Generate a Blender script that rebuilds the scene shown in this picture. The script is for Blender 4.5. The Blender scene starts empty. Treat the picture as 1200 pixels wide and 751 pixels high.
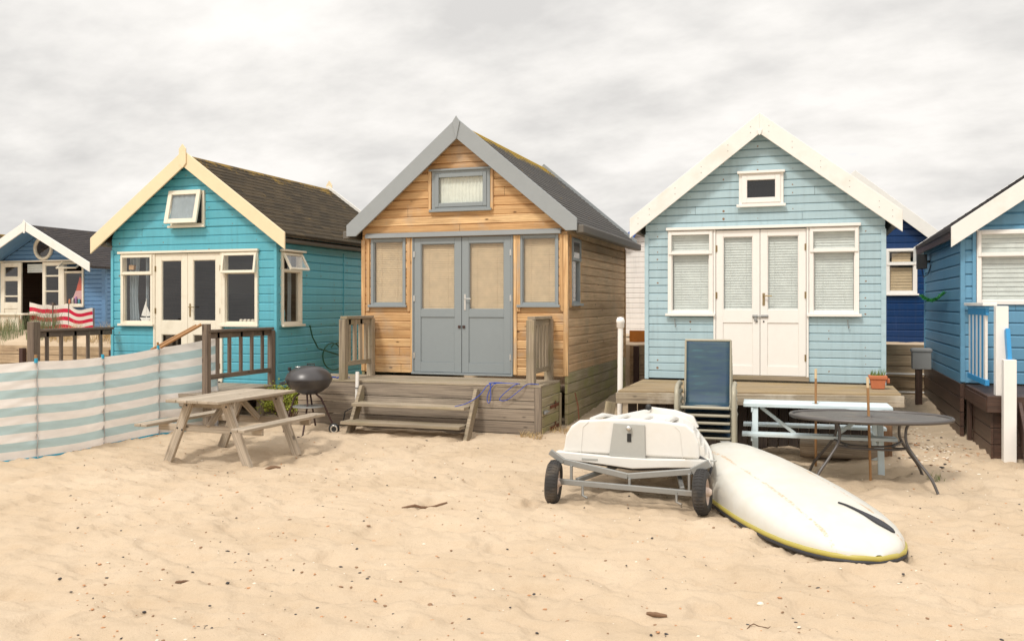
import bpy, math, random
import numpy as np
from mathutils import Matrix, Vector
random.seed(7)
R = math.radians
SC = bpy.context.scene
COL = SC.collection

# ------------------------------------------------------------ camera, world, sun, exposure
YAW = math.atan(350/1033.)
cd = bpy.data.cameras.new("camera"); cam = bpy.data.objects.new("camera", cd); COL.objects.link(cam)
cam.location = (0, 0, 1.9); cam.rotation_euler = (R(90), 0, YAW)
cd.sensor_width = 36; cd.lens = 36*1033/1200.; cd.shift_y = -18.5/1200; cd.clip_end = 2000; cd.clip_start = .05
SC.camera = cam
SC.view_settings.view_transform = 'Standard'; SC.view_settings.look = 'None'
SC.view_settings.exposure = 0.47; SC.view_settings.gamma = 1
SUN_EL, SUN_AZ = 50, 197          # azimuth clockwise from +Y
sd = bpy.data.lights.new("sun", 'SUN'); sun = bpy.data.objects.new("sun", sd); COL.objects.link(sun)
sd.energy = 1.5; sd.angle = R(10); sd.color = (1, .95, .87)
sun.rotation_euler = (R(90-SUN_EL), 0, R(180-SUN_AZ)); sun.location = (-10, -10, 20)

W = bpy.data.worlds.new("World"); SC.world = W; W.use_nodes = True
nt = W.node_tree; nt.nodes.clear()
def N(nt, t, ins=None, **kw):
    n = nt.nodes.new(t)
    for k, v in kw.items(): setattr(n, k, v)
    for k, v in (ins or {}).items():
        if isinstance(v, bpy.types.NodeSocket): nt.links.new(v, n.inputs[k])
        else: n.inputs[k].default_value = v
    return n
def ramp(nt, fac, stops, interp='LINEAR'):
    n = nt.nodes.new('ShaderNodeValToRGB'); n.color_ramp.interpolation = interp
    e = n.color_ramp.elements
    while len(e) < len(stops): e.new(.5)
    for i, (p, c) in enumerate(stops):
        e[i].position = p; e[i].color = (c, c, c, 1) if isinstance(c, (int, float)) else tuple(c)+(1,)
    nt.links.new(fac, n.inputs[0]); return n.outputs[0]
def mth(nt, op, a, b=0., c=None, clamp=False):
    n = nt.nodes.new('ShaderNodeMath'); n.operation = op; n.use_clamp = clamp
    for i, v in enumerate((a, b) if c is None else (a, b, c)):
        if isinstance(v, bpy.types.NodeSocket): nt.links.new(v, n.inputs[i])
        else: n.inputs[i].default_value = v
    return n.outputs[0]
def mix(nt, f, a, b, blend='MIX'):
    n = nt.nodes.new('ShaderNodeMix'); n.data_type = 'RGBA'; n.blend_type = blend
    for k, v in ((0, f), (6, a), (7, b)):
        if isinstance(v, bpy.types.NodeSocket): nt.links.new(v, n.inputs[k])
        else: n.inputs[k].default_value = v if isinstance(v, (int, float)) else (tuple(v)+(1,))[:4]
    return n.outputs[2]

sky = N(nt, 'ShaderNodeTexSky', sky_type='NISHITA', sun_disc=False, sun_elevation=R(SUN_EL), sun_rotation=R(SUN_AZ))
tc = N(nt, 'ShaderNodeTexCoord')
sx = N(nt, 'ShaderNodeSeparateXYZ', {0: tc.outputs['Generated']})
zz = mth(nt, 'ADD', mth(nt, 'MAXIMUM', sx.outputs[2], 0.0), .30)
cv = N(nt, 'ShaderNodeCombineXYZ', {0: mth(nt, 'DIVIDE', sx.outputs[0], zz), 1: mth(nt, 'DIVIDE', sx.outputs[1], zz)})
mp = N(nt, 'ShaderNodeMapping', {0: cv.outputs[0], 2: (0, 0, R(25)), 3: (1.0, 1.35, 1)})
n1 = N(nt, 'ShaderNodeTexNoise', {'Vector': mp.outputs[0], 'Scale': 2.7, 'Detail': 10, 'Roughness': .56, 'Distortion': .0})
n2 = N(nt, 'ShaderNodeTexNoise', {'Vector': mp.outputs[0], 'Scale': .95, 'Detail': 3, 'Roughness': .45})
dens = mth(nt, 'ADD', mth(nt, 'MULTIPLY', n1.outputs[0], .62), mth(nt, 'MULTIPLY', n2.outputs[0], .38))
cloud = ramp(nt, dens, [(.38, (5.1, 4.98, 4.84)), (.45, (5.85, 5.7, 5.5)), (.51, (6.55, 6.36, 6.1)), (.59, (7.4, 7.16, 6.86))])
elev = ramp(nt, sx.outputs[2], [(0, .96), (.2, 1.), (.38, 1.08), (1, 1.55)])
cloud = mix(nt, 1., cloud, elev, 'MULTIPLY')
zen = ramp(nt, sx.outputs[2], [(0, 0.), (.36, 0.), (.8, 1.)])
cloud = mix(nt, zen, cloud, (11.2, 10.9, 10.6))
gap = ramp(nt, dens, [(.33, 0.), (.38, 0.), (.63, 0.), (.70, .45)])
out = mix(nt, gap, cloud, mix(nt, .5, sky.outputs[0], (5.3, 5.8, 6.8)))
bg = N(nt, 'ShaderNodeBackground', {'Color': out, 'Strength': .1})
nt.links.new(bg.outputs[0], N(nt, 'ShaderNodeOutputWorld').inputs[0])

# ------------------------------------------------------------ materials
def newmat(name):
    m = bpy.data.materials.new(name); m.use_nodes = True
    nt = m.node_tree; nt.nodes.clear()
    b = nt.nodes.new('ShaderNodeBsdfPrincipled'); o = nt.nodes.new('ShaderNodeOutputMaterial')
    nt.links.new(b.outputs[0], o.inputs[0]); return m, nt, b
def base_nodes(nt):
    uv = nt.nodes.new('ShaderNodeUVMap'); uv.uv_map = 'UVMap'
    at = nt.nodes.new('ShaderNodeAttribute'); at.attribute_name = 'rnd'
    return uv.outputs[0], at.outputs['Fac']
def bump(nt, b, h, strength=.3, dist=.01):
    n = N(nt, 'ShaderNodeBump', {'Height': h, 'Strength': strength, 'Distance': dist}); nt.links.new(n.outputs[0], b.inputs['Normal'])
def plain(name, col, rough=.5, metal=0., var=.08, bmp=.1, scale=30, dirt=None, spec=.5):
    m, nt, b = newmat(name)
    tc = nt.nodes.new('ShaderNodeTexCoord')
    n = N(nt, 'ShaderNodeTexNoise', {'Vector': tc.outputs['Object'], 'Scale': scale, 'Detail': 5})
    n2 = N(nt, 'ShaderNodeTexNoise', {'Vector': tc.outputs['Object'], 'Scale': 3.1, 'Detail': 4})
    f = mth(nt, 'ADD', 1-var, mth(nt, 'MULTIPLY', mth(nt, 'ADD', n.outputs[0], n2.outputs[0]), var))
    c = mix(nt, 1., col, f, 'MULTIPLY')
    if dirt: c = mix(nt, ramp(nt, n2.outputs[0], [(.55, 0.), (.72, dirt[1])]), c, dirt[0])
    nt.links.new(c, b.inputs['Base Color'])
    b.inputs['Roughness'].default_value = rough; b.inputs['Metallic'].default_value = metal
    b.inputs['Specular IOR Level'].default_value = spec
    if bmp: bump(nt, b, n.outputs[0], bmp, .004)
    return m
def paintwood(name, col, rough=.5, rust=.5, var=.1, wear=(.35, .33, .28), wearamt=.25, bh=.14):
    m, nt, b = newmat(name); uv, rnd = base_nodes(nt)
    mp = N(nt, 'ShaderNodeMapping', {0: uv, 3: (1.4, 16, 1)})
    g = N(nt, 'ShaderNodeTexNoise', {'Vector': mp.outputs[0], 'Scale': 1.5, 'Detail': 6, 'Roughness': .6})
    big = N(nt, 'ShaderNodeTexNoise', {'Vector': uv, 'Scale': 2.3, 'Detail': 4})
    f = mth(nt, 'ADD', 1-var*1.5, mth(nt, 'MULTIPLY', mth(nt, 'ADD', mth(nt, 'ADD', g.outputs[0], big.outputs[0]), rnd), var))
    c = mix(nt, 1., col, f, 'MULTIPLY')
    mp2 = N(nt, 'ShaderNodeMapping', {0: uv, 3: (5, 30, 1)})
    w = N(nt, 'ShaderNodeTexNoise', {'Vector': mp2.outputs[0], 'Scale': 1, 'Detail': 8, 'Roughness': .7})
    c = mix(nt, ramp(nt, w.outputs[0], [(.60, 0.), (.68, wearamt)]), c, wear)
    st = N(nt, 'ShaderNodeTexNoise', {'Vector': N(nt, 'ShaderNodeMapping', {0: uv, 3: (13, .9, 1)}).outputs[0], 'Scale': 1, 'Detail': 5, 'Roughness': .6})
    c = mix(nt, ramp(nt, st.outputs[0], [(.5, 0.), (.72, .38)]), c, tuple(x*.62+.03 for x in col))
    c = mix(nt, ramp(nt, st.outputs[0], [(.28, .30), (.44, 0.)]), c, tuple(min(.85, x*1.12+.05) for x in col))
    s = N(nt, 'ShaderNodeSeparateXYZ', {0: uv})
    if rust:
        fu = mth(nt, 'MULTIPLY', mth(nt, 'SUBTRACT', mth(nt, 'FRACT', mth(nt, 'MULTIPLY', s.outputs[0], 1/.46)), .5), .46)
        fv = mth(nt, 'SUBTRACT', mth(nt, 'FRACT', mth(nt, 'DIVIDE', s.outputs[1], bh)), .27)
        fv = mth(nt, 'MULTIPLY', fv, bh)
        d = mth(nt, 'SQRT', mth(nt, 'ADD', mth(nt, 'MULTIPLY', fu, fu), mth(nt, 'MULTIPLY', fv, fv)))
        h = N(nt, 'ShaderNodeTexNoise', {'Vector': uv, 'Scale': 9, 'Detail': 3})
        rr = mth(nt, 'MULTIPLY', ramp(nt, h.outputs[0], [(.47, 0.), (.68, 1.)]), .018)
        sp = mth(nt, 'LESS_THAN', d, mth(nt, 'ADD', rr, .002))
        c = mix(nt, mth(nt, 'MULTIPLY', sp, rust), c, (.22, .10, .03))
    nt.links.new(c, b.inputs['Base Color']); b.inputs['Roughness'].default_value = rough
    bump(nt, b, mth(nt, 'ADD', g.outputs[0], w.outputs[0]), .22, .004)
    return m
def wood(name, c1, c2, dark, knots=.8, rough=.7, alg=None, var=.5, grain=1., bmp=.5):
    """planks: u along the grain, v across; every plank has its own tone through 'rnd'"""
    m, nt, b = newmat(name); uv, rnd = base_nodes(nt)
    off = N(nt, 'ShaderNodeCombineXYZ', {0: mth(nt, 'MULTIPLY', rnd, 37.), 1: mth(nt, 'MULTIPLY', rnd, 91.), 2: mth(nt, 'MULTIPLY', rnd, 13.)})
    u2 = N(nt, 'ShaderNodeVectorMath', {0: uv, 1: off.outputs[0]}, operation='ADD').outputs[0]
    wp = N(nt, 'ShaderNodeTexNoise', {'Vector': u2, 'Scale': 2.2, 'Detail': 2})
    mp = N(nt, 'ShaderNodeMapping', {0: u2, 3: (.9, 26, 1)})
    g = N(nt, 'ShaderNodeTexNoise', {'Vector': mp.outputs[0], 'Scale': 1.2, 'Detail': 7, 'Roughness': .62, 'Distortion': .7})
    mpw = N(nt, 'ShaderNodeMapping', {0: u2, 3: (.55, 7, 1)})
    wv = N(nt, 'ShaderNodeTexWave', {'Vector': mpw.outputs[0], 'Scale': 1.6, 'Distortion': 7., 'Detail': 3, 'Detail Scale': .8}, bands_direction='Y')
    fine = N(nt, 'ShaderNodeTexNoise', {'Vector': N(nt, 'ShaderNodeMapping', {0: u2, 3: (6, 160, 1)}).outputs[0], 'Scale': 1, 'Detail': 4})
    tone = mix(nt, mth(nt, 'MULTIPLY', rnd, 1.), c1, c2)
    streak = ramp(nt, g.outputs[0], [(.42, 0.), (.68, .75*grain)])
    c = mix(nt, streak, tone, dark)
    c = mix(nt, mth(nt, 'MULTIPLY', ramp(nt, wv.outputs[0], [(.55, 0.), (1., 1.)]), .38*grain), c, dark)
    c = mix(nt, mth(nt, 'MULTIPLY', ramp(nt, fine.outputs[0], [(.5, 0.), (.75, 1.)]), .35), c, dark)
    big = N(nt, 'ShaderNodeTexNoise', {'Vector': u2, 'Scale': 1.7, 'Detail': 5})
    c = mix(nt, 1., c, mth(nt, 'ADD', 1-var*.5, mth(nt, 'MULTIPLY', big.outputs[0], var)), 'MULTIPLY')
    if knots:
        mk = N(nt, 'ShaderNodeMapping', {0: u2, 3: (2.6, 6.5, 1)})
        v = N(nt, 'ShaderNodeTexVoronoi', {'Vector': mk.outputs[0], 'Scale': 1.})
        k = ramp(nt, v.outputs['Distance'], [(.05, knots), (.11, 0.)])
        c = mix(nt, k, c, tuple(x*.35 for x in dark))
    if alg:
        c = mix(nt, ramp(nt, N(nt, 'ShaderNodeTexNoise', {'Vector': uv, 'Scale': 1.3, 'Detail': 6, 'Roughness': .65}).outputs[0], [(alg[1]-.12, 0.), (alg[1]+.08, alg[2])]), c, alg[0])
    nt.links.new(c, b.inputs['Base Color']); b.inputs['Roughness'].default_value = rough
    bump(nt, b, mth(nt, 'ADD', mth(nt, 'MULTIPLY', g.outputs[0], -1.), mth(nt, 'MULTIPLY', fine.outputs[0], -.6)), bmp, .005)
    return m
def glass(name, tint=(.9, .93, .92), rough=.01, refl=1.0):
    m, nt, b = newmat(name); o = nt.nodes['Material Output']; nt.nodes.remove(b)
    t = N(nt, 'ShaderNodeBsdfTransparent', {0: tint+(1,)})
    g = N(nt, 'ShaderNodeBsdfGlossy', {'Roughness': rough})
    fr = N(nt, 'ShaderNodeFresnel', {0: 1.5})
    geo = nt.nodes.new('ShaderNodeNewGeometry')
    f = mth(nt, 'MULTIPLY', mth(nt, 'MULTIPLY', fr.outputs[0], refl, clamp=True), mth(nt, 'SUBTRACT', 1., geo.outputs['Backfacing']))
    nt.links.new(N(nt, 'ShaderNodeMixShader', {0: f, 1: t.outputs[0], 2: g.outputs[0]}).outputs[0], o.inputs[0]); return m
def rooffelt(name, c1, c2, lichen=.5, line=.12, lcol=(.42, .27, .03), bw=.3):
    m, nt, b = newmat(name); uv, rnd = base_nodes(nt)
    br = N(nt, 'ShaderNodeTexBrick', {'Vector': uv, 'Color1': c1+(1,), 'Color2': c2+(1,), 'Mortar': tuple(x*.35 for x in c1)+(1,), 'Scale': 1., 'Mortar Size': .006, 'Brick Width': bw, 'Row Height': line, 'Bias': 0.})
    n = N(nt, 'ShaderNodeTexNoise', {'Vector': uv, 'Scale': 60, 'Detail': 4})
    n2 = N(nt, 'ShaderNodeTexNoise', {'Vector': uv, 'Scale': 2.2, 'Detail': 7, 'Roughness': .65})
    n3 = N(nt, 'ShaderNodeTexNoise', {'Vector': uv, 'Scale': 16, 'Detail': 5, 'Roughness': .7})
    c = mix(nt, 1., br.outputs[0], mth(nt, 'ADD', .6, mth(nt, 'MULTIPLY', mth(nt, 'ADD', n.outputs[0], n2.outputs[0]), .45)), 'MULTIPLY')
    s = N(nt, 'ShaderNodeSeparateXYZ', {0: uv})
    near = ramp(nt, mth(nt, 'ABSOLUTE', s.outputs[1]), [(.0, .24), (.12, .13), (.45, .03), (1., 0.)])   # lichen thickens towards the ridge
    k = ramp(nt, mth(nt, 'ADD', mth(nt, 'ADD', mth(nt, 'MULTIPLY', n2.outputs[0], .5), mth(nt, 'MULTIPLY', n3.outputs[0], .5)), mth(nt, 'MULTIPLY', near, lichen*1.3)), [(.60, 0.), (.68, .9)])
    c = mix(nt, k, c, lcol)
    nt.links.new(c, b.inputs['Base Color']); b.inputs['Roughness'].default_value = .9
    bump(nt, b, mth(nt, 'ADD', br.outputs['Fac'], mth(nt, 'MULTIPLY', n.outputs[0], -.5)), .5, .008)
    b.inputs['Specular IOR Level'].default_value = .2
    return m
def stripes(name, ca, cb, count, fold=.3, off=0., rough=.85, trans=.25):
    m, nt, b = newmat(name); uv, rnd = base_nodes(nt)
    s = N(nt, 'ShaderNodeSeparateXYZ', {0: uv})
    t = mth(nt, 'FRACT', mth(nt, 'ADD', mth(nt, 'MULTIPLY', s.outputs[1], count/2.), off))
    k = ramp(nt, t, [(.0, 0.), (.495, 0.), (.505, 1.), (.995, 1.)])
    n = N(nt, 'ShaderNodeTexNoise', {'Vector': N(nt, 'ShaderNodeMapping', {0: uv, 3: (1.2, 6, 1)}).outputs[0], 'Scale': 3, 'Detail': 6})
    c = mix(nt, k, ca, cb)
    c = mix(nt, 1., c, mth(nt, 'ADD', .84, mth(nt, 'MULTIPLY', n.outputs[0], .3)), 'MULTIPLY')
    nt.links.new(c, b.inputs['Base Color']); b.inputs['Roughness'].default_value = rough
    b.inputs['Specular IOR Level'].default_value = .1
    o = nt.nodes['Material Output']
    tl = N(nt, 'ShaderNodeBsdfTranslucent', {0: c})
    nt.links.new(N(nt, 'ShaderNodeMixShader', {0: trans, 1: b.outputs[0], 2: tl.outputs[0]}).outputs[0], o.inputs[0])
    bump(nt, b, n.outputs[0], fold, .02)
    return m
def cloth(name, col, rough=.9, trans=.2):
    m, nt, b = newmat(name)
    tc = nt.nodes.new('ShaderNodeTexCoord')
    n = N(nt, 'ShaderNodeTexNoise', {'Vector': tc.outputs['Object'], 'Scale': 9, 'Detail': 6})
    c = mix(nt, 1., col, mth(nt, 'ADD', .8, mth(nt, 'MULTIPLY', n.outputs[0], .4)), 'MULTIPLY')
    nt.links.new(c, b.inputs['Base Color']); b.inputs['Roughness'].default_value = rough
    tl = N(nt, 'ShaderNodeBsdfTranslucent', {0: c})
    nt.links.new(N(nt, 'ShaderNodeMixShader', {0: trans, 1: b.outputs[0], 2: tl.outputs[0]}).outputs[0], nt.nodes['Material Output'].inputs[0])
    return m

def sandmat():
    m, nt, b = newmat('sand')
    tc = nt.nodes.new('ShaderNodeTexCoord'); P = tc.outputs['Object']
    n1 = N(nt, 'ShaderNodeTexNoise', {'Vector': P, 'Scale': .9, 'Detail': 6, 'Roughness': .6})
    n2 = N(nt, 'ShaderNodeTexNoise', {'Vector': P, 'Scale': 260, 'Detail': 3, 'Roughness': .7})
    n3 = N(nt, 'ShaderNodeTexNoise', {'Vector': P, 'Scale': 34, 'Detail': 5, 'Roughness': .65})
    n4 = N(nt, 'ShaderNodeTexNoise', {'Vector': P, 'Scale': 8, 'Detail': 4})
    c = mix(nt, ramp(nt, n1.outputs[0], [(.35, 0.), (.65, 1.)]), (.52, .402, .278), (.588, .468, .338))
    c = mix(nt, ramp(nt, n2.outputs[0], [(.30, .55), (.45, 0.)]), c, (.30, .20, .11))
    c = mix(nt, ramp(nt, n2.outputs[0], [(.60, 0.), (.78, .5)]), c, (.75, .62, .44))
    # small dark and rusty grit
    vo = N(nt, 'ShaderNodeTexVoronoi', {'Vector': P, 'Scale': 21.})
    sz = N(nt, 'ShaderNodeSeparateColor', {0: vo.outputs['Color']})
    spot = mth(nt, 'MULTIPLY', mth(nt, 'LESS_THAN', vo.outputs['Distance'], mth(nt, 'MULTIPLY', sz.outputs[0], .085)), mth(nt, 'GREATER_THAN', sz.outputs[1], .62))
    c = mix(nt, mth(nt, 'MULTIPLY', spot, .75), c, mix(nt, sz.outputs[2], (.09, .06, .04), (.42, .17, .06)))
    nt.links.new(c, b.inputs['Base Color']); b.inputs['Roughness'].default_value = .95
    b.inputs['Specular IOR Level'].default_value = .15
    bump(nt, b, mth(nt, 'ADD', mth(nt, 'MULTIPLY', n3.outputs[0], .55), mth(nt, 'ADD', mth(nt, 'MULTIPLY', n2.outputs[0], .14), mth(nt, 'MULTIPLY', n4.outputs[0], .9))), .75, .026)
    return m

M = dict(
 sand=sandmat(),
 turq=paintwood('turquoise paint', (.11, .43, .53), .42, .7, .10, (.10, .20, .20), .3, .139),
 pale=paintwood('pale blue paint', (.395, .535, .585), .5, .9, .09, (.28, .30, .26), .35, .110),
 blue=paintwood('mid blue paint', (.12, .30, .45), .42, 0, .10, (.10, .16, .2), .2, .16),
 blue0=paintwood('slate blue paint', (.12, .25, .43), .5, 0, .10, (.10, .16, .2), .2, .1),
 navy=paintwood('navy paint', (.001, .032, .125), .35, 0, .10, (.02, .05, .15), .1, .14),
 whitewood=paintwood('white boards', (.80, .77, .74), .5, 0, .06, (.5, .45, .4), .15, .12),
 white=plain('white gloss paint', (.83, .80, .755), .35, 0, .05, .12, 12),
 cream=plain('cream paint', (.80, .735, .60), .38, 0, .06, .12, 12, ((.45, .38, .26), .3)),
 creamtrim=plain('buff paint', (.79, .655, .43), .45, 0, .08, .15, 12),
 whitetrim=plain('white barge paint', (.79, .77, .725), .4, 0, .07, .15, 9, ((.5, .42, .3), .25)),
 grey=plain('grey paint', (.255, .285, .295), .4, 0, .06, .08, 14),
 greytrim=plain('grey barge paint', (.30, .322, .33), .42, 0, .08, .1, 9),
 cedar=wood('oiled pine cladding', (.88, .61, .315), (.62, .375, .165), (.32, .14, .045), 1., .6, ((.40, .37, .32), .63, .6), .7, .95),
 cedarside=wood('weathered pine cladding', (.84, .58, .345), (.60, .40, .225), (.33, .19, .09), .9, .75, ((.38, .31, .22), .62, .4), .6, .8),
 deck=wood('weathered deck timber', (.47, .385, .275), (.36, .29, .20), (.13, .105, .08), .5, .85, ((.22, .19, .08), .62, .6), .6),
 grey_timber=wood('grey weathered timber', (.46, .38, .29), (.28, .225, .17), (.12, .095, .075), .6, .85, None, .6),
 algae=wood('mossy plinth timber', (.50, .42, .29), (.38, .32, .21), (.19, .15, .09), .5, .9, ((.30, .29, .11), .52, .7), .6, .9),
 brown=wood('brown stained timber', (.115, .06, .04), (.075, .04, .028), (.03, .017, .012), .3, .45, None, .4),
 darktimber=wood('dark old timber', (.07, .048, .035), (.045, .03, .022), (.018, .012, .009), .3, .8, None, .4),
 retain=wood('retaining timber', (.58, .44, .29), (.46, .34, .21), (.24, .16, .09), .9, .8, ((.15, .10, .06), .62, .5), .5),
 picnic=wood('picnic table timber', (.54, .455, .355), (.44, .365, .275), (.22, .175, .13), .8, .8, ((.2, .18, .1), .66, .4), .5),
 railbrown=wood('dark railing timber', (.22, .165, .12), (.16, .12, .09), (.07, .05, .04), .6, .7, ((.2, .17, .1), .66, .4), .5),
 stake=wood('stake timber', (.52, .28, .11), (.44, .22, .08), (.14, .07, .03), .3, .6),
 paletip=plain('bare pale wood', (.66, .50, .30), .7),
 fascia=wood('flaking deck fascia', (.46, .385, .28), (.36, .29, .20), (.13, .10, .07), .6, .85, ((.66, .60, .50), .57, .75), .7),
 olddeck=wood('old lichen-stained deck', (.46, .35, .21), (.36, .27, .16), (.15, .11, .07), .6, .85, ((.36, .24, .07), .58, .5), .7),
 driftwood=wood('driftwood', (.30, .17, .09), (.2, .11, .06), (.08, .045, .025), .3, .8),
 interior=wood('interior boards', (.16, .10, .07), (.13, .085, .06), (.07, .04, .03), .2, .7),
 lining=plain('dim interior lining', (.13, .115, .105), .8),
 pineint=wood('pine interior', (.42, .27, .15), (.35, .21, .11), (.2, .11, .06), .4, .6),
 glass=glass('window glass', (.98, .985, .98), .01, 2.1),
 glassd=glass('tinted glass', (.55, .56, .58), .02, 2.2),
 felt=rooffelt('mottled brown felt shingles', (.075, .055, .031), (.043, .033, .020), .62, .125, (.26, .16, .03)),
 tile=rooffelt('dark grey roof tiles', (.105, .098, .09), (.09, .085, .08), 1.25, .10, bw=40.),
 feltdark=rooffelt('dark shingles', (.06, .052, .05), (.045, .04, .04), .1, .11),
 eave=plain('eave board', (.13, .115, .095), .6, 0, .2, .2, 8),
 fabric=stripes('pale striped canvas', (.89, .85, .81), (.50, .65, .67), 11, .35, trans=.4),
 redstripe=stripes('red striped canvas', (.80, .74, .66), (.62, .03, .07), 7, .3),
 seam=cloth('seam tape', (.50, .50, .50)),
 tealtrim=cloth('blue tape', (.05, .42, .62)),
 blindw=cloth('white blind', (.70, .74, .71), .6, .05),
 blindbeige=cloth('beige blind', (.66, .50, .31), .6, .05),
 curtain=cloth('pale curtain', (.80, .82, .74), .9, .05),
 curtainb=cloth('blue grey curtain', (.45, .52, .56), .9, .3),
 steel=plain('galvanised steel', (.30, .30, .285), .55, .5, .2, .15, 40, ((.3, .22, .14), .3)),
 chrome=plain('satin metal', (.72, .71, .68), .25, .9, .05, 0),
 brass=plain('dull brass', (.35, .27, .15), .4, .8, .2, .1, 60),
 black=plain('black plastic', (.02, .02, .02), .5, 0, .2, .1, 40),
 enamel=plain('dark enamel', (.045, .04, .04), .36, .1, .1, .02, 10, None, .7),
 rubber=plain('tyre rubber', (.035, .032, .03), .8, 0, .3, .3, 60, ((.25, .19, .13), .5)),
 rimpaint=plain('chalky wheel rim', (.62, .50, .42), .7, 0, .2, .2, 40, ((.35, .2, .12), .6)),
 hull=plain('white painted hull', (.74, .72, .675), .42, 0, .05, .05, 18, ((.62, .52, .38), .3)),
 hull2=plain('cream gelcoat', (.70, .675, .60), .28, 0, .05, .02, 8, ((.66, .52, .33), .35)),
 yellow=plain('yellow rub rail', (.44, .37, .08), .4, 0, .1, .05, 30),
 darkrub=plain('black rubber strip', (.03, .03, .035), .6, 0, .2, .2, 60),  # also colours the block painted in as shade under the dinghy
 plate=plain('grey painted plate', (.42, .42, .39), .55, 0, .08, .1, 30, ((.3, .2, .12), .3)),
 palebench=plain('pale blue bench paint', (.62, .72, .75), .5, 0, .08, .1, 25, ((.5, .45, .38), .3)),
 tablemetal=plain('dark bronze metal', (.12, .11, .105), .45, .5, .1, .1, 60),
 tablemesh=plain('woven table top', (.135, .125, .115), .55, .2, .35, .6, 240, ((.32, .25, .17), .35)),
 chairframe=plain('taupe chair frame', (.36, .33, .25), .4, .1, .1, .05, 40),
 terracotta=plain('terracotta', (.50, .16, .07), .75, 0, .15, .2, 20),
 soil=plain('soil', (.06, .04, .03), .95, 0, .3, .5, 60),
 leaf=plain('leaf green', (.12, .19, .035), .6, 0, .4, 0, 30),
 bush=plain('yellow green leaf', (.34, .38, .05), .6, 0, .5, 0, 14),
 reed=plain('grey green blades', (.17, .20, .09), .7, 0, .4, 0, 12),
 straw=plain('dry straw', (.46, .33, .16), .8, 0, .4, 0, 12),
 garland=plain('garland green', (.02, .22, .04), .6, 0, .4, 0, 40),
 rope=plain('blue rope', (.02, .07, .42), .8, 0, .3, .4, 120),
 hose=plain('green hose', (.01, .10, .06), .45, 0, .1, 0),
 bluerail=plain('bright blue paint', (.035, .28, .58), .4, 0, .05, .1, 20),
 bluescallop=plain('royal blue paint', (.01, .09, .40), .4, 0, .05, .1, 20),
 rust=plain('rusty metal', (.17, .06, .03), .85, .2, .5, .5, 50),
 rustboard=plain('orange rusty panel', (.42, .15, .02), .7, 0, .5, .4, 9, ((.1, .03, .01), .8)),
 greybox=plain('grey meter box', (.33, .33, .32), .5, .2, .1, .1, 30),
 brownsteel=plain('brown steel post', (.06, .03, .025), .6, .2, .3, .2, 30),
 skin=plain('skin', (.55, .33, .24), .5), hair=plain('dark brown hair', (.05, .03, .025), .6, 0, .3, .4, 90),
 redcloth=cloth('red cloth', (.55, .02, .06)), redsail=cloth('red sail', (.75, .10, .03), .8, .1), pinksail=cloth('pink sail', (.80, .45, .45), .8, .1),
 orange=plain('orange plastic', (.8, .2, .03)), tealp=plain('teal plastic', (.03, .35, .45)), purplep=plain('mauve plastic', (.4, .15, .4)),
 shirt=cloth('navy cotton', (.05, .07, .12)),
 pebd=plain('dark pebble', (.035, .03, .03), .6, 0, .3, .1, 80), peb_o=plain('orange pebble', (.50, .25, .12), .7, 0, .4, .1, 80),
 peb_b=plain('brown pebble', (.26, .15, .08), .7, 0, .4, .1, 80), peb_w=plain('shell', (.78, .70, .58), .6, 0, .2, .1, 80),
)
def hullmat():
    m, nt, b = newmat('worn cream gelcoat')
    tc = nt.nodes.new('ShaderNodeTexCoord'); s = N(nt, 'ShaderNodeSeparateXYZ', {0: tc.outputs['Object']})
    n = N(nt, 'ShaderNodeTexNoise', {'Vector': tc.outputs['Object'], 'Scale': 5, 'Detail': 8, 'Roughness': .65}); f = N(nt, 'ShaderNodeTexNoise', {'Vector': tc.outputs['Object'], 'Scale': 42, 'Detail': 5})
    c = mix(nt, ramp(nt, n.outputs[0], [(.35, 0.), (.7, 1.)]), (.655, .645, .595), (.63, .60, .52))
    for y0, w in ((-.27, .014), (.30, .011)):
        d = mth(nt, 'ABSOLUTE', mth(nt, 'SUBTRACT', s.outputs[1], mth(nt, 'ADD', y0-.03, mth(nt, 'MULTIPLY', n.outputs[0], .06))))
        k = mth(nt, 'MULTIPLY', mth(nt, 'LESS_THAN', d, mth(nt, 'MULTIPLY', n.outputs[0], w*2)), ramp(nt, mth(nt, 'ADD', mth(nt, 'MULTIPLY', f.outputs[0], .5), mth(nt, 'MULTIPLY', n.outputs[0], .5)), [(.46, 0.), (.56, .75)]))
        c = mix(nt, k, c, (.56, .36, .19))
    nt.links.new(c, b.inputs['Base Color']); b.inputs['Roughness'].default_value = .36
    bump(nt, b, n.outputs[0], .08, .01); return m
M['hull2'] = hullmat()
def slingmat():
    m, nt, b = newmat('blue sling mesh'); uv, rnd = base_nodes(nt)
    n = N(nt, 'ShaderNodeTexNoise', {'Vector': N(nt, 'ShaderNodeMapping', {0: uv, 3: (1.2, 16, 1)}).outputs[0], 'Scale': 1.5, 'Detail': 3})
    c = mix(nt, ramp(nt, n.outputs[0], [(.35, 0.), (.6, 1.)]), (.025, .065, .125), (.04, .09, .12))
    c = mix(nt, ramp(nt, n.outputs[0], [(.6, 0.), (.75, .6)]), c, (.06, .20, .25))
    wv = N(nt, 'ShaderNodeTexWave', {'Vector': uv, 'Scale': 70., 'Distortion': 0.}, bands_direction='Y')
    nt.links.new(c, b.inputs['Base Color']); b.inputs['Roughness'].default_value = .45
    bump(nt, b, wv.outputs[0], .3, .002)
    tr = N(nt, 'ShaderNodeBsdfTransparent')
    nt.links.new(N(nt, 'ShaderNodeMixShader', {0: .10, 1: b.outputs[0], 2: tr.outputs[0]}).outputs[0], nt.nodes['Material Output'].inputs[0])
    return m
M['sling'] = slingmat()

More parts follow.
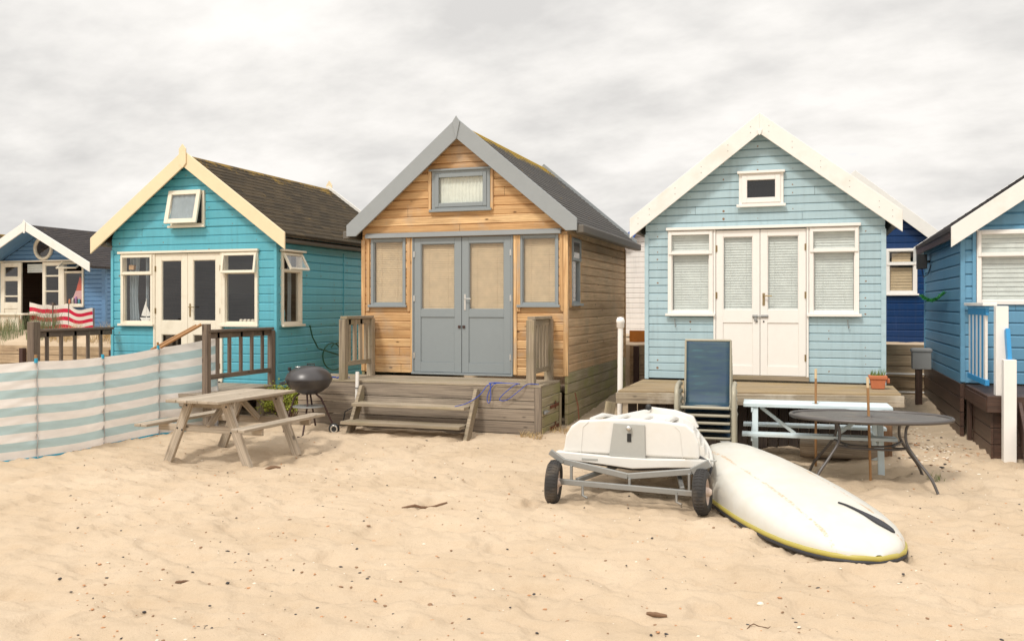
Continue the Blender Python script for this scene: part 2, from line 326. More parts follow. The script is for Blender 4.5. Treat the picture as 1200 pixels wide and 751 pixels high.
# ------------------------------------------------------------ mesh building
def wloc(o):
    v = Vector((0, 0, 0))
    while o is not None: v += o.location; o = o.parent
    return v
class MB:
    def __init__(s, frame=None): s.v = []; s.f = []; s.uv = []; s.r = []; s.m = []; s.T = frame or Matrix(); s.sm = []; s.cur = 0
    def add(s, pts, faces, uvs=None, rnd=None, smooth=False):
        s.g = getattr(s, 'g', []); s.g.append((len(s.v), len(pts), len(s.f), len(faces)))
        n = len(s.v); s.v += [s.T @ Vector(p) for p in pts]
        rnd = random.random() if rnd is None else rnd
        for i, f in enumerate(faces):
            s.f.append([n+k for k in f]); s.r.append(rnd); s.m.append(s.cur); s.sm.append(smooth)
            s.uv.append(uvs[i] if uvs else [(pts[k][0], pts[k][2]) for k in f])
    def box(s, x0, x1, y0, y1, z0, z1, grain=None, rot=None, rnd=None):
        X = (x0, x1); Y = (y0, y1); Z = (z0, z1)
        p = [(X[i & 1], Y[i >> 1 & 1], Z[i >> 2 & 1]) for i in range(8)]
        F = [(0, 2, 3, 1), (4, 5, 7, 6), (0, 1, 5, 4), (2, 6, 7, 3), (0, 4, 6, 2), (1, 3, 7, 5)]
        d = (abs(x1-x0), abs(y1-y0), abs(z1-z0)); g = grain if grain is not None else d.index(max(d))
        o1, o2 = random.random()*5, random.random()*5
        uvs = []
        for f in F:
            ax = [k for k in range(3) if max(p[i][k] for i in f)-min(p[i][k] for i in f) > 1e-9]
            if g in ax: a = g; b = [k for k in ax if k != g][0] if len(ax) > 1 else (g+1) % 3
            else: a, b = (ax+[0, 1])[:2]
            uvs.append([(p[i][a]+o1, p[i][b]+o2) for i in f])
        if rot:
            c, Rm = rot; c = Vector(c); p = [tuple(Rm @ (Vector(q)-c)+c) for q in p]
        s.add(p, F, uvs, rnd)
    def beam(s, p0, p1, w, h, up=(0, 0, 1), rnd=None):
        """bar from p0 to p1, w across, h along 'up'"""
        p0 = Vector(p0); p1 = Vector(p1); L = (p1-p0).length; d = (p1-p0)/L
        up = Vector(up); side = d.cross(up)
        if side.length < 1e-4: up = Vector((0, 1, 0)); side = d.cross(up)
        side.normalize(); up = side.cross(d)
        p = []
        for i in range(8):
            p.append(tuple(p0 + side*(w/2 if i & 1 else -w/2) + d*(L if i >> 1 & 1 else 0) + up*(h/2 if i >> 2 & 1 else -h/2)))
        q = [((i & 1)*w, (i >> 1 & 1)*L, (i >> 2 & 1)*h) for i in range(8)]
        F = [(0, 2, 3, 1), (4, 5, 7, 6), (0, 1, 5, 4), (2, 6, 7, 3), (0, 4, 6, 2), (1, 3, 7, 5)]
        o1, o2 = random.random()*5, random.random()*5; uvs = []
        for f in F:
            ax = [k for k in range(3) if max(q[i][k] for i in f)-min(q[i][k] for i in f) > 1e-9]
            a = 1 if 1 in ax else ax[0]; b = [k for k in ax if k != a][0]
            uvs.append([(q[i][a]+o1, q[i][b]+o2) for i in f])
        s.add(p, F, uvs, rnd)
    def prism(s, poly, y0, y1, rnd=None, axis='y', grainuv=None):
        """poly in (x,z), extruded along y"""
        n = len(poly)
        a = sum(poly[i][0]*poly[(i+1) % n][1]-poly[(i+1) % n][0]*poly[i][1] for i in range(n))
        if a < 0: poly = poly[::-1]
        pts = [(x, y0, z) for x, z in poly]+[(x, y1, z) for x, z in poly]
        F = [tuple(range(n)), tuple(range(2*n-1, n-1, -1))]
        U = [[(poly[i][0], poly[i][1]) for i in range(n)], [(poly[i][0], poly[i][1]) for i in range(n-1, -1, -1)]]
        if grainuv:
            ang = grainuv; ca, sa = math.cos(ang), math.sin(ang)
            U = [[(x*ca+z*sa, -x*sa+z*ca) for x, z in u] for u in U]
        per = 0
        for i in range(n):
            j = (i+1) % n; L = math.dist(poly[i], poly[j])
            F.append((i, n+i, n+j, j)); U.append([(y0, per), (y1, per), (y1, per+L), (y0, per+L)]); per += L
        s.add(pts, F, U, rnd)
    def tube(s, path, r, n=8, closed=False, cap=True, flat=1.):
        path = [Vector(p) for p in path]; m = len(path); rr = r if isinstance(r, (list, tuple)) else [r]*m
        rings = []; up = None
        for i in range(m):
            a = path[(i-1) % m] if (closed or i > 0) else path[0]; b = path[(i+1) % m] if (closed or i < m-1) else path[-1]
            d = (b-a).normalized()
            if up is None:
                up = Vector((0, 0, 1)) if abs(d.z) < .9 else Vector((1, 0, 0))
            sd = d.cross(up).normalized(); up = sd.cross(d).normalized()
            rings.append([tuple(path[i]+(sd*math.cos(2*math.pi*k/n)+up*math.sin(2*math.pi*k/n)*flat)*rr[i]) for k in range(n)])
        pts = [p for q in rings for p in q]; F = []; U = []
        for i in range(m if closed else m-1):
            j = (i+1) % m
            for k in range(n):
                l = (k+1) % n; F.append((i*n+k, i*n+l, j*n+l, j*n+k)); U.append([(i*.1, k/n), (i*.1, (k+1)/n), (i*.1+.1, (k+1)/n), (i*.1+.1, k/n)])
        s.add(pts, F, U, None, True)
        if cap and not closed:
            s.add([p for p in rings[0]], [tuple(range(n-1, -1, -1))], [[(0, 0)]*n]); s.add([p for p in rings[-1]], [tuple(range(n))], [[(0, 0)]*n])
    def lathe(s, prof, c=(0, 0, 0), n=24, axis='z', sx=1., sy=1.):
        pts = []; m = len(prof)
        for r, z in prof:
            for k in range(n):
                a = 2*math.pi*k/n; x, y = r*math.cos(a)*sx, r*math.sin(a)*sy
                p = (x, y, z) if axis == 'z' else ((z, x, y) if axis == 'x' else (y, z, x))
                pts.append((p[0]+c[0], p[1]+c[1], p[2]+c[2]))
        F = []; U = []
        for i in range(m-1):
            for k in range(n):
                l = (k+1) % n; F.append((i*n+k, i*n+l, (i+1)*n+l, (i+1)*n+k)); U.append([(k/n, i/m), ((k+1)/n, i/m), ((k+1)/n, (i+1)/m), (k/n, (i+1)/m)])
        s.add(pts, F, U, None, True)
    def grid(s, fn, nu, nv, smooth=True, rnd=None, uvf=None):
        pts = [fn(i/nu, j/nv) for j in range(nv+1) for i in range(nu+1)]
        F = []; U = []
        for j in range(nv):
            for i in range(nu):
                a = j*(nu+1)+i; F.append((a, a+1, a+nu+2, a+nu+1))
                q = [(i/nu, j/nv), ((i+1)/nu, j/nv), ((i+1)/nu, (j+1)/nv), (i/nu, (j+1)/nv)]
                U.append([uvf(*t) for t in q] if uvf else q)
        s.add(pts, F, U, rnd, smooth)
    def build(s, name, mats, parent=None, bevel=0, smooth=None, loc=None, sub=0, solid=0, segs=1):
        me = bpy.data.meshes.new(name)
        L = wloc(parent) if parent is not None else Vector(loc or (0, 0, 0))
        if getattr(s, 'local', False): L = Vector((0, 0, 0))
        me.from_pydata([tuple(v-L) for v in s.v], [], s.f)
        uvl = me.uv_layers.new(name='UVMap')
        uvl.data.foreach_set('uv', np.array([c for f in s.uv for p in f for c in p], dtype=np.float32))
        at = me.attributes.new('rnd', 'FLOAT', 'FACE'); at.data.foreach_set('value', np.array(s.r, dtype=np.float32))
        for m in (mats if isinstance(mats, (list, tuple)) else [mats]): me.materials.append(M[m] if isinstance(m, str) else m)
        me.polygons.foreach_set('material_index', np.array(s.m, dtype=np.int32))
        me.polygons.foreach_set('use_smooth', np.array([(q if smooth is None else smooth) for q in s.sm], dtype=bool))
        me.update()
        o = bpy.data.objects.new(name, me); COL.objects.link(o)
        if parent is not None: o.parent = parent
        elif loc: o.location = loc
        if solid:
            d = o.modifiers.new('s', 'SOLIDIFY'); d.thickness = solid; d.offset = 0
        if sub:
            d = o.modifiers.new('u', 'SUBSURF'); d.levels = sub; d.render_levels = sub
        if bevel:
            d = o.modifiers.new('b', 'BEVEL'); d.width = bevel; d.segments = segs; d.limit_method = 'ANGLE'; d.angle_limit = R(40)
        return o
def build_each(b, name, mats, parent, bevel=0, **kw):
    '''every piece added to b becomes a mesh object of its own'''
    for v0, nv, f0, nf in b.g:
        c = MB(); c.local = getattr(b, 'local', False)
        c.v = b.v[v0:v0+nv]; c.f = [[k-v0 for k in f] for f in b.f[f0:f0+nf]]; c.uv = b.uv[f0:f0+nf]; c.r = b.r[f0:f0+nf]; c.m = b.m[f0:f0+nf]; c.sm = b.sm[f0:f0+nf]
        c.build(name, mats, parent, bevel, **kw)
def LMB():
    b = MB(); b.local = True; return b
def thing(name, loc, label, cat, group=None, rz=0.):
    o = bpy.data.objects.new(name, None); COL.objects.link(o); o.location = loc; o.rotation_euler = (0, 0, rz); o.empty_display_size = .2
    tag(o, label, cat, group); return o
def tag(o, label, cat, group=None, kind=None):
    if label: o['label'] = label
    if cat: o['category'] = cat
    if group: o['group'] = group
    if kind or cat: o['kind'] = kind or 'thing'
    return o
def copy_tree(o, parent=None):
    c = o.copy(); COL.objects.link(c)
    if parent is not None: c.parent = parent
    for ch in list(o.children): copy_tree(ch, c)
    return c
def front(yf): return Matrix.Translation((0, yf, 0))
def rside(x): return Matrix.Translation((x, 0, 0)) @ Matrix.Rotation(R(90), 4, 'Z')       # local x = world Y, local -y = outward
def lside(x): return Matrix.Translation((x, 0, 0)) @ Matrix.Rotation(R(-90), 4, 'Z')      # local x = -world Y

# ------------------------------------------------------------ ground
def sstep(a, b, x): t = np.clip((x-a)/(b-a), 0, 1); return t*t*(3-2*t)
def vnoise(x, y, seed=0):
    xi = np.floor(x).astype(np.int64); yi = np.floor(y).astype(np.int64); xf = x-xi; yf = y-yi
    def h(a, b):
        n = (a*374761393 + b*668265263 + seed*974711) & 0x7fffffff; n = ((n ^ (n >> 13))*1274126177) & 0x7fffffff; return ((n ^ (n >> 16)) & 0xffff)/65535.
    u = xf*xf*(3-2*xf); v = yf*yf*(3-2*yf)
    return (h(xi, yi)*(1-u)+h(xi+1, yi)*u)*(1-v)+(h(xi, yi+1)*(1-u)+h(xi+1, yi+1)*u)*v
def gbase(x, y):
    x = np.asarray(x, float); y = np.asarray(y, float)
    z = .13*sstep(8.5, 11.8, y)+.2*sstep(12, 17, y)
    z = z + .10*np.exp(-((x+2.6)/.5)**2)*sstep(11.6, 13, y)*(1-sstep(15, 17, y))
    z = z - .05*np.exp(-((x+6.9)/1.0)**2-((y-9.4)/.9)**2)
    back = np.where(x < -11.6, sstep(14.60, 14.63, y), sstep(17.03, 17.06, y))
    zb = np.where(x < -11.6, 1.0+.32*np.exp(-((y-15.4)/.7)**2)+.04*sstep(15, 17, y), 1.12+0*y)
    return z*(1-back)+zb*back
def gfull(x, y):
    z = gbase(x, y)
    amp = .35+.65*np.clip(1-(y-10)/5, 0, 1)
    w = vnoise(x*.9, y*.9, 3)*2
    a = (vnoise(x*2.1+w, y*3.3, 1)-.5)*.034 + (vnoise(x*4.2+w, y*8.0+w, 2)-.5)*.030 + (.5-np.abs(vnoise(x*3.0+w*1.5, y*7-w, 12)-.5)*2)*.040 + (.5-np.abs(vnoise(x*6.5-w, y*11+w, 13)-.5)*2)*.024 + (vnoise(x*11, y*17, 5)-.5)*.016 + (vnoise(x*25, y*34, 6)-.5)*.008
    cx = vnoise(x*3.2, y*3.6, 9); a = a - .04*sstep(.62, .85, cx)
    return z + a*amp
def lin(a, b, st): return np.arange(a, b, st)
gx = np.concatenate([[-400, -150, -60, -40, -30], lin(-26, -14, .25), lin(-14, -11.7, .08), [-11.63, -11.6, -11.57], lin(-11.5, -7.5, .045), lin(-7.5, 3.2, .03), lin(3.2, 8, .1), [8.5, 10, 14, 25, 60, 150, 400]])
gy = np.concatenate([[-60, -20, -5, 0, 2, 3], lin(3.5, 4.3, .05), lin(4.3, 9, .026), lin(9, 14.55, .045), [14.6, 14.63], lin(14.7, 17, .09), [17.03, 17.06], lin(17.2, 22, .3), [23, 26, 35, 60, 150, 500]])
XX, YY = np.meshgrid(gx, gy)
ZZ = gfull(XX, YY)
rng = np.random.RandomState(5)
for _ in range(1300):      # trampled dimples and footprints
    fy = rng.uniform(4.0, 12.5); fx = rng.uniform(-1.0*fy, .45*fy+.3)
    if fy > 11.2 and fx < 1: continue
    i0, i1 = np.searchsorted(gx, [fx-.35, fx+.35]); j0, j1 = np.searchsorted(gy, [fy-.35, fy+.35])
    if i1-i0 < 3 or j1-j0 < 3: continue
    a_ = rng.uniform(0, 3.14); ca, sa = math.cos(a_), math.sin(a_); X_, Y_ = XX[j0:j1, i0:i1]-fx, YY[j0:j1, i0:i1]-fy
    U_ = (X_*ca+Y_*sa)/rng.uniform(.09, .15); V_ = (-X_*sa+Y_*ca)/rng.uniform(.045, .08); q = np.sqrt(U_*U_+V_*V_)
    dep = rng.uniform(.004, .015)
    ZZ[j0:j1, i0:i1] += -dep*(1-sstep(.55, 1.05, q)) + dep*.55*np.exp(-((q-1.2)/.22)**2)
me = bpy.data.meshes.new('sand'); nx, ny = len(gx), len(gy)
vv = np.stack([XX.ravel(), YY.ravel(), ZZ.ravel()], 1)
ii = (np.arange(ny-1)[:, None]*nx+np.arange(nx-1)[None, :]).ravel()
ff = np.stack([ii, ii+1, ii+nx+1, ii+nx], 1)
me.vertices.add(len(vv)); me.vertices.foreach_set('co', vv.ravel().astype(np.float32))
me.loops.add(ff.size); me.loops.foreach_set('vertex_index', ff.ravel().astype(np.int32))
me.polygons.add(len(ff)); me.polygons.foreach_set('loop_start', np.arange(0, ff.size, 4, dtype=np.int32)); me.polygons.foreach_set('loop_total', np.full(len(ff), 4, dtype=np.int32))
me.polygons.foreach_set('use_smooth', np.ones(len(ff), dtype=bool)); me.update(calc_edges=True); me.materials.append(M['sand'])
sand = bpy.data.objects.new('sand', me); COL.objects.link(sand); sand['kind'] = 'structure'
def gz(x, y): return float(gfull(np.array([float(x)]), np.array([float(y)]))[0])

# ------------------------------------------------------------ hut pieces
def clad(frame, xr, z0, z1, bh, openings=(), vert0=0.):
    """overlapping boards with a rounded groove; one island per board, cut round the openings"""
    b = MB(frame)
    nb = int(math.ceil((z1-z0)/bh))
    prof = [(0., .024), (.0001, 0.), (.80, .002), (.87, .010), (.92, .021), (1., .024)]   # (height share, setback)
    for i in range(nb):
        a = z0+i*bh; top = min(a+bh, z1); rnd = random.random()
        A_, B_ = xr((a+top)/2); jx = []
        if B_-A_ > 1.4 and random.random() < .45:
            q_ = A_+(B_-A_)*random.choice((.2, .33, .5, .67, .8))+random.uniform(-.04, .04); jx = [(q_, q_+.004)]
        zs = sorted(set([round(a+p*bh, 5) for p, _ in prof]+[round(o[k], 5) for o in openings for k in (2, 3) if a < o[k] < top]+[top]))
        zs = [z for z in zs if z <= top+1e-6]
        def off(z):
            t = (z-a)/bh
            for (p0, o0), (p1, o1) in zip(prof, prof[1:]):
                if t <= p1+1e-6: return o0+(o1-o0)*max(0, min(1, (t-p0)/(p1-p0)))
            return prof[-1][1]
        for za, zb in zip(zs, zs[1:]):
            if zb-za < 1e-7: continue
            zm = (za+zb)/2
            cuts = [(o[0], o[1]) for o in openings if o[2] <= zm <= o[3]]
            cuts = sorted(cuts+[j for j in jx if xr(zb)[0]+.02 < j[0] < xr(zb)[1]-.02 and not any(c_[0]-.01 < j[0] < c_[1]+.01 for c_ in cuts)])
            A0, A1 = xr(za); B0, B1 = xr(zb)
            if A1-A0 < 1e-4: continue
            segs = []; l0, l1 = A0, B0
            for c0, c1 in cuts:
                segs.append((l0, c0, c0, l1)); l0 = l1 = c1
            segs.append((l0, A1, B1, l1))
            for s0, s1, s2, s3 in segs:
                if s1-s0 < 1e-3: continue
                n = max(1, int((s1-s0)/1.2))
                for k in range(n):
                    t0, t1 = k/n, (k+1)/n
                    q0, q1 = s0+(s1-s0)*t0, s0+(s1-s0)*t1; r0, r1 = s3+(s2-s3)*t0, s3+(s2-s3)*t1
                    b.add([(q0, off(za), za), (q1, off(za), za), (r1, off(zb), zb), (r0, off(zb), zb)], [(0, 1, 2, 3)],
                          [[(q0, za-z0), (q1, za-z0), (r1, zb-z0), (r0, zb-z0)]], rnd)
    return b
def frame_boxes(b, x0, x1, z0, z1, w, y0, y1, wb=None):
    wb = wb or w
    b.box(x0, x0+w, y0, y1, z0, z1); b.box(x1-w, x1, y0, y1, z0, z1)
    b.box(x0+w, x1-w, y0+.001, y1, z1-w, z1, 0); b.box(x0+w, x1-w, y0+.001, y1, z0, z0+wb, 0)
def blind(frame, x0, x1, z0, z1, y, mat, parent, pitch=.028, cords=True):
    pitch *= 1.2
    b = MB(frame); z = z0
    while z < z1:
        t = random.uniform(-.001, .001)
        b.add([(x0, y-.006, z-.003), (x1, y-.006, z-.003+t), (x1, y+.004, z+pitch*.90+t), (x0, y+.004, z+pitch*.90)], [(0, 1, 2, 3)], [[(x0, z), (x1, z), (x1, z+pitch), (x0, z+pitch)]])
        z += pitch
    if cords:
        for f in (.22, .78): b.box(x0+(x1-x0)*f-.001, x0+(x1-x0)*f+.001, y-.0135, y-.0115, z0, z1)
    b.box(x0, x1, y-.012, y+.012, z0-.014, z0-.007)
    return b.build('blind', mat, parent)
def curtain(frame, x0, x1, z0, z1, y, mat, parent, folds=7, amp=.02, gather=0.):
    b = MB(frame); ph = random.random()*6
    def fn(u, v):
        g = 1-gather*(1-abs(v-.4)*1.2)
        return (x0+(x1-x0)*u*g, y+amp*math.sin(u*folds*6.283+ph+math.sin(v*3)*.6), z0+(z1-z0)*v)
    b.grid(fn, folds*8, 8); return b.build('curtain', mat, parent)
def window(par, frame, x0, x1, z0, z1, mat, fw=.05, proud=.03, depth=.07, zt=None, sill=True, sashw=.04, gl='glass', vent=True, ventopen=0., head=False, back=None, ventglass='glass', inner=True):
    b = MB(frame); y0 = -proud
    frame_boxes(b, x0, x1, z0, z1, fw, y0, depth)
    if zt: b.box(x0+fw, x1-fw, y0+.002, depth, zt-fw*.45, zt+fw*.45, 0)
    w = b.build('window', mat, par, .004)
    if sill:
        b = MB(frame); b.box(x0-.03, x1+.03, y0-.045, y0-.002, z0-.02, z0+.018, 0); b.build('sill', mat, w, .004)
    def sash(a0, a1, c0, c1, opened=0.):
        F = frame
        if opened: F = frame @ Matrix.Translation((0, -proud, c1)) @ Matrix.Rotation(-opened, 4, 'X') @ Matrix.Translation((0, proud, -c1))
        yo = -proud-.018 if (opened or vent) else -.01
        b = MB(F); frame_boxes(b, a0, a1, c0, c1, sashw, yo, yo+.035); b.build('sash', mat, w, .004)
        b = MB(F); b.box(a0+sashw-.005, a1-sashw+.005, yo+.012, yo+.018, c0+sashw-.005, c1-sashw+.005); b.build('pane', ventglass, w)
    zl = (zt-fw*.45) if zt else z1-fw
    b = MB(frame)
    if inner:
        frame_boxes(b, x0+fw-.001, x1-fw+.001, z0+fw-.001, zl+.001, .012, .004, .04); b.build('bead', mat, w)
    b = MB(frame); b.box(x0+fw-.004, x1-fw+.004, .014, .02, z0+fw-.004, zl+.004); b.build('pane', gl, w)
    if zt: sash(x0+.012, x1-.012, zt-fw*.55, z1-.02, ventopen)
    return w
def leaf(par, frame, x0, x1, z0, z1, mat, stile=.10, glz=None, panels=(), gl='glass', y0=-.02, th=.045, toprail=None, name='door', hinge_side=0, bottom=.1, hingemat='brass', bars=()):
    """door leaf: rails between the glazed range(s) and the recessed panels, bottom to top"""
    b = MB(frame); b.box(x0, x0+stile, y0, y0+th, z0, z1); b.box(x1-stile, x1, y0, y0+th, z0, z1)
    rng = sorted(list(glz or [])+list(panels)); last = z0
    for a, c in rng:
        b.box(x0+stile, x1-stile, y0+.0005, y0+th, last, a, 0); last = c
    b.box(x0+stile, x1-stile, y0+.0005, y0+th, last, z1, 0)
    for a, c in panels: b.box(x0+stile, x1-stile, y0+.014, y0+th-.012, a, c, 2)
    for a, c in (glz or []): frame_boxes(b, x0+stile-.0005, x1-stile+.0005, a-.0005, c+.0005, .01, y0+.008, y0+th-.002)
    for zb_ in bars: b.box(x0+stile, x1-stile, y0+.004, y0+th-.004, zb_-.012, zb_+.012, 0)
    d = b.build(name, mat, par, .003)
    for a, c in (glz or []):
        b = MB(frame); b.box(x0+stile, x1-stile, y0+.018, y0+.024, a, c); b.build('pane', gl, d)
    xh = x0 if hinge_side < 0 else x1
    if hinge_side:
        for zh in (z0+.25, (z0+z1)/2+.1, z1-.25):
            b = MB(frame); b.box(xh-.018, xh+.018, y0-.008, y0-.001, zh-.045, zh+.045); b.tube([(xh, y0-.012, zh-.045), (xh, y0-.012, zh+.045)], .008, 8); b.build('hinge', hingemat, d)
    return d
def handle(par, frame, x, z, y, mat, dirn=1, plate=.2):
    b = MB(frame); b.box(x-.016, x+.016, y-.008, y, z-plate*.6, z+plate*.4)
    b.tube([(x, y, z+.03), (x, y-.045, z+.03), (x+dirn*.03, y-.05, z+.03), (x+dirn*.11, y-.05, z+.028)], .009, 8)
    b.build('handle', mat, par, .002)
def barge(par, xc, za, t, xe, ze, yf, mat, th=.03, flat=None, drop=None, name='bargeboard'):
    """one per slope: outer line apex (xc,za) to (xe,ze), vertical cut at the tail, t = vertical depth"""
    zi = ze-t if drop is None else drop
    b = MB(front(yf)); poly = [(xc, za), (xe, ze), (xe, zi)]
    if flat is not None:   # level cut at the bottom of the tail
        sl = (za-ze)/abs(xe-xc); xx = xe+(xc-xe)/abs(xc-xe)*((zi-(ze-t))/sl)
        poly.append((xx, zi))
    poly.append((xc, za-t))
    b.prism(poly, -th, 0, None, grainuv=math.atan2(za-ze, xc-xe))
    return b.build(name, mat, par, .004)
def gableroof(par, xc, hw, y0, y1, zr, slope, mat, course=.13, th=.05, step=.008, name='roof'):
    """stepped courses on both slopes"""
    L = hw; n = max(1, int(round(L*math.hypot(1, slope)/course))); up = []
    for i in range(n+1):
        x = L*i/n; z = zr-slope*x
        if i > 0: up.append((x, z+step))
        if i < n: up.append((x, z))
    out = MB()
    for sgn in (1, -1):
        pts = [(xc+sgn*x, z) for x, z in up]+[(xc+sgn*L, zr-slope*L-th), (xc, zr-th)]
        # start the unwrap at the ridge so that v = distance from the ridge
        n_ = len(pts); P = [(x, y0, z) for x, z in pts]+[(x, y1, z) for x, z in pts]
        F = []; U = []; per = 0
        for i in range(n_):
            j = (i+1) % n_; d = math.dist(pts[i], pts[j]); f = (i, n_+i, n_+j, j) if sgn < 0 else (i, j, n_+j, n_+i)
            uvq = {i: (y0, per), n_+i: (y1, per), n_+j: (y1, per+d), j: (y0, per+d)}
            F.append(f); U.append([uvq[k] for k in f]); per += d
        cap = tuple(range(n_)) if sgn < 0 else tuple(range(n_-1, -1, -1))
        F.append(cap); U.append([(P[k][0], P[k][2]) for k in cap])
        cap2 = tuple(n_+k for k in (range(n_-1, -1, -1) if sgn < 0 else range(n_))); F.append(cap2); U.append([(P[k][0], P[k][2]) for k in cap2])
        out.add(P, F, U, .5)
    o = out.build(name, mat, par); return o
def shell(par, x0, x1, y0, y1, z0, z1, mat, holes_right=(), holes_left=()):
    """inner lining: floor, back, sides"""
    b = MB(); b.add([(x0, y0, z0), (x1, y0, z0), (x1, y1, z0), (x0, y1, z0)], [(0, 1, 2, 3)])
    b.add([(x0, y1, z0), (x1, y1, z0), (x1, y1, z1), (x0, y1, z1)], [(0, 1, 2, 3)])
    for x, holes in ((x0, holes_left), (x1, holes_right)):
        ys = sorted(set([y0, y1]+[h[k] for h in holes for k in (0, 1)])); zs = sorted(set([z0, z1]+[h[k] for h in holes for k in (2, 3)]))
        for ya, yb in zip(ys, ys[1:]):
            for za, zb in zip(zs, zs[1:]):
                ym, zm = (ya+yb)/2, (za+zb)/2
                if any(h[0] < ym < h[1] and h[2] < zm < h[3] for h in holes): continue
                b.add([(x, ya, za), (x, yb, za), (x, yb, zb), (x, ya, zb)], [(0, 1, 2, 3)], [[(ya, za), (yb, za), (yb, zb), (ya, zb)]], .5)
    return b.build('interior_lining', mat, par)
def gable_xr(x0, x1, sl, zt):
    xc = (x0+x1)/2; hw = (x1-x0)/2
    def f(z):
        h = max(0., min(hw, (zt-z)/sl)); return (xc-h, xc+h)
    return f
def soffit(par, xc, hw, y0, y1, zt, sl, mat):
    for s in (-1, 1):
        b = MB(); b.prism([(xc, zt), (xc+s*hw, zt-sl*hw), (xc+s*hw, zt-sl*hw-.014), (xc, zt-.014)], y0, y1); b.build('soffit', mat, par)
def planks_v(frame, x0, x1, z0, z1, th, w, y=0., jit=.004, gap=.006):
    b = MB(frame); x = x0
    while x < x1-.02:
        e = min(x+w, x1); b.box(x, e-gap, y+random.uniform(0, jit), y+th, z0+random.uniform(0, jit), z1, 2); x = e
    return b
def planks_h(frame, x0, x1, z0, z1, th, w, y=0., jit=.004, gap=.006, slope=None):
    b = MB(frame); z = z1
    while z > z0+.02:
        e = max(z-w, z0); b.box(x0, x1, y+random.uniform(0, jit), y+th, e+gap, z, 0); z = e
    return b
def railing(par, p0, p1, ztop, zbot, mat, nbal, name='railing', bw=.05, bt=.035, posts=((0, 0), (1, 0)), postw=.1, top=(.11, .04), zpost=None, balmat=None, gz0=None, botrail=True):
    """rail from p0 to p1 (x,y): handrail, bottom rail, balusters, posts"""
    p0 = Vector(p0+(0,)); p1 = Vector(p1+(0,)); d = p1-p0; L = d.length; dn = d/L
    b = MB(); b.beam(p0+Vector((0, 0, ztop-.02)), p1+Vector((0, 0, ztop-.02)), top[0], top[1])
    if botrail: b.beam(p0+Vector((0, 0, zbot)), p1+Vector((0, 0, zbot)), .045, .07)
    b.beam(p0+Vector((0, 0, ztop-.085)), p1+Vector((0, 0, ztop-.085)), .035, .085)
    rl = b.build(name, mat, par, .004)
    nrm = Vector((-dn.y, dn.x, 0))
    for k in range(nbal):
        t = (k+.9)/(nbal+.8); c = p0+d*t
        b = MB(); b.beam(c+Vector((0, 0, zbot-.03)), c+Vector((0, 0, ztop-.045)), bt+.002*(k % 2), bw, up=dn)
        b.build('baluster', (balmat[k % 2] if balmat else mat), rl, .003)
    for t, h in posts:
        c = p0+d*t; b = MB(); b.beam(c+Vector((0, 0, (gz0 if gz0 is not None else 0))), c+Vector((0, 0, ztop-.045+h)), postw, postw, up=dn); b.build('post', mat, rl, .004)
    return rl

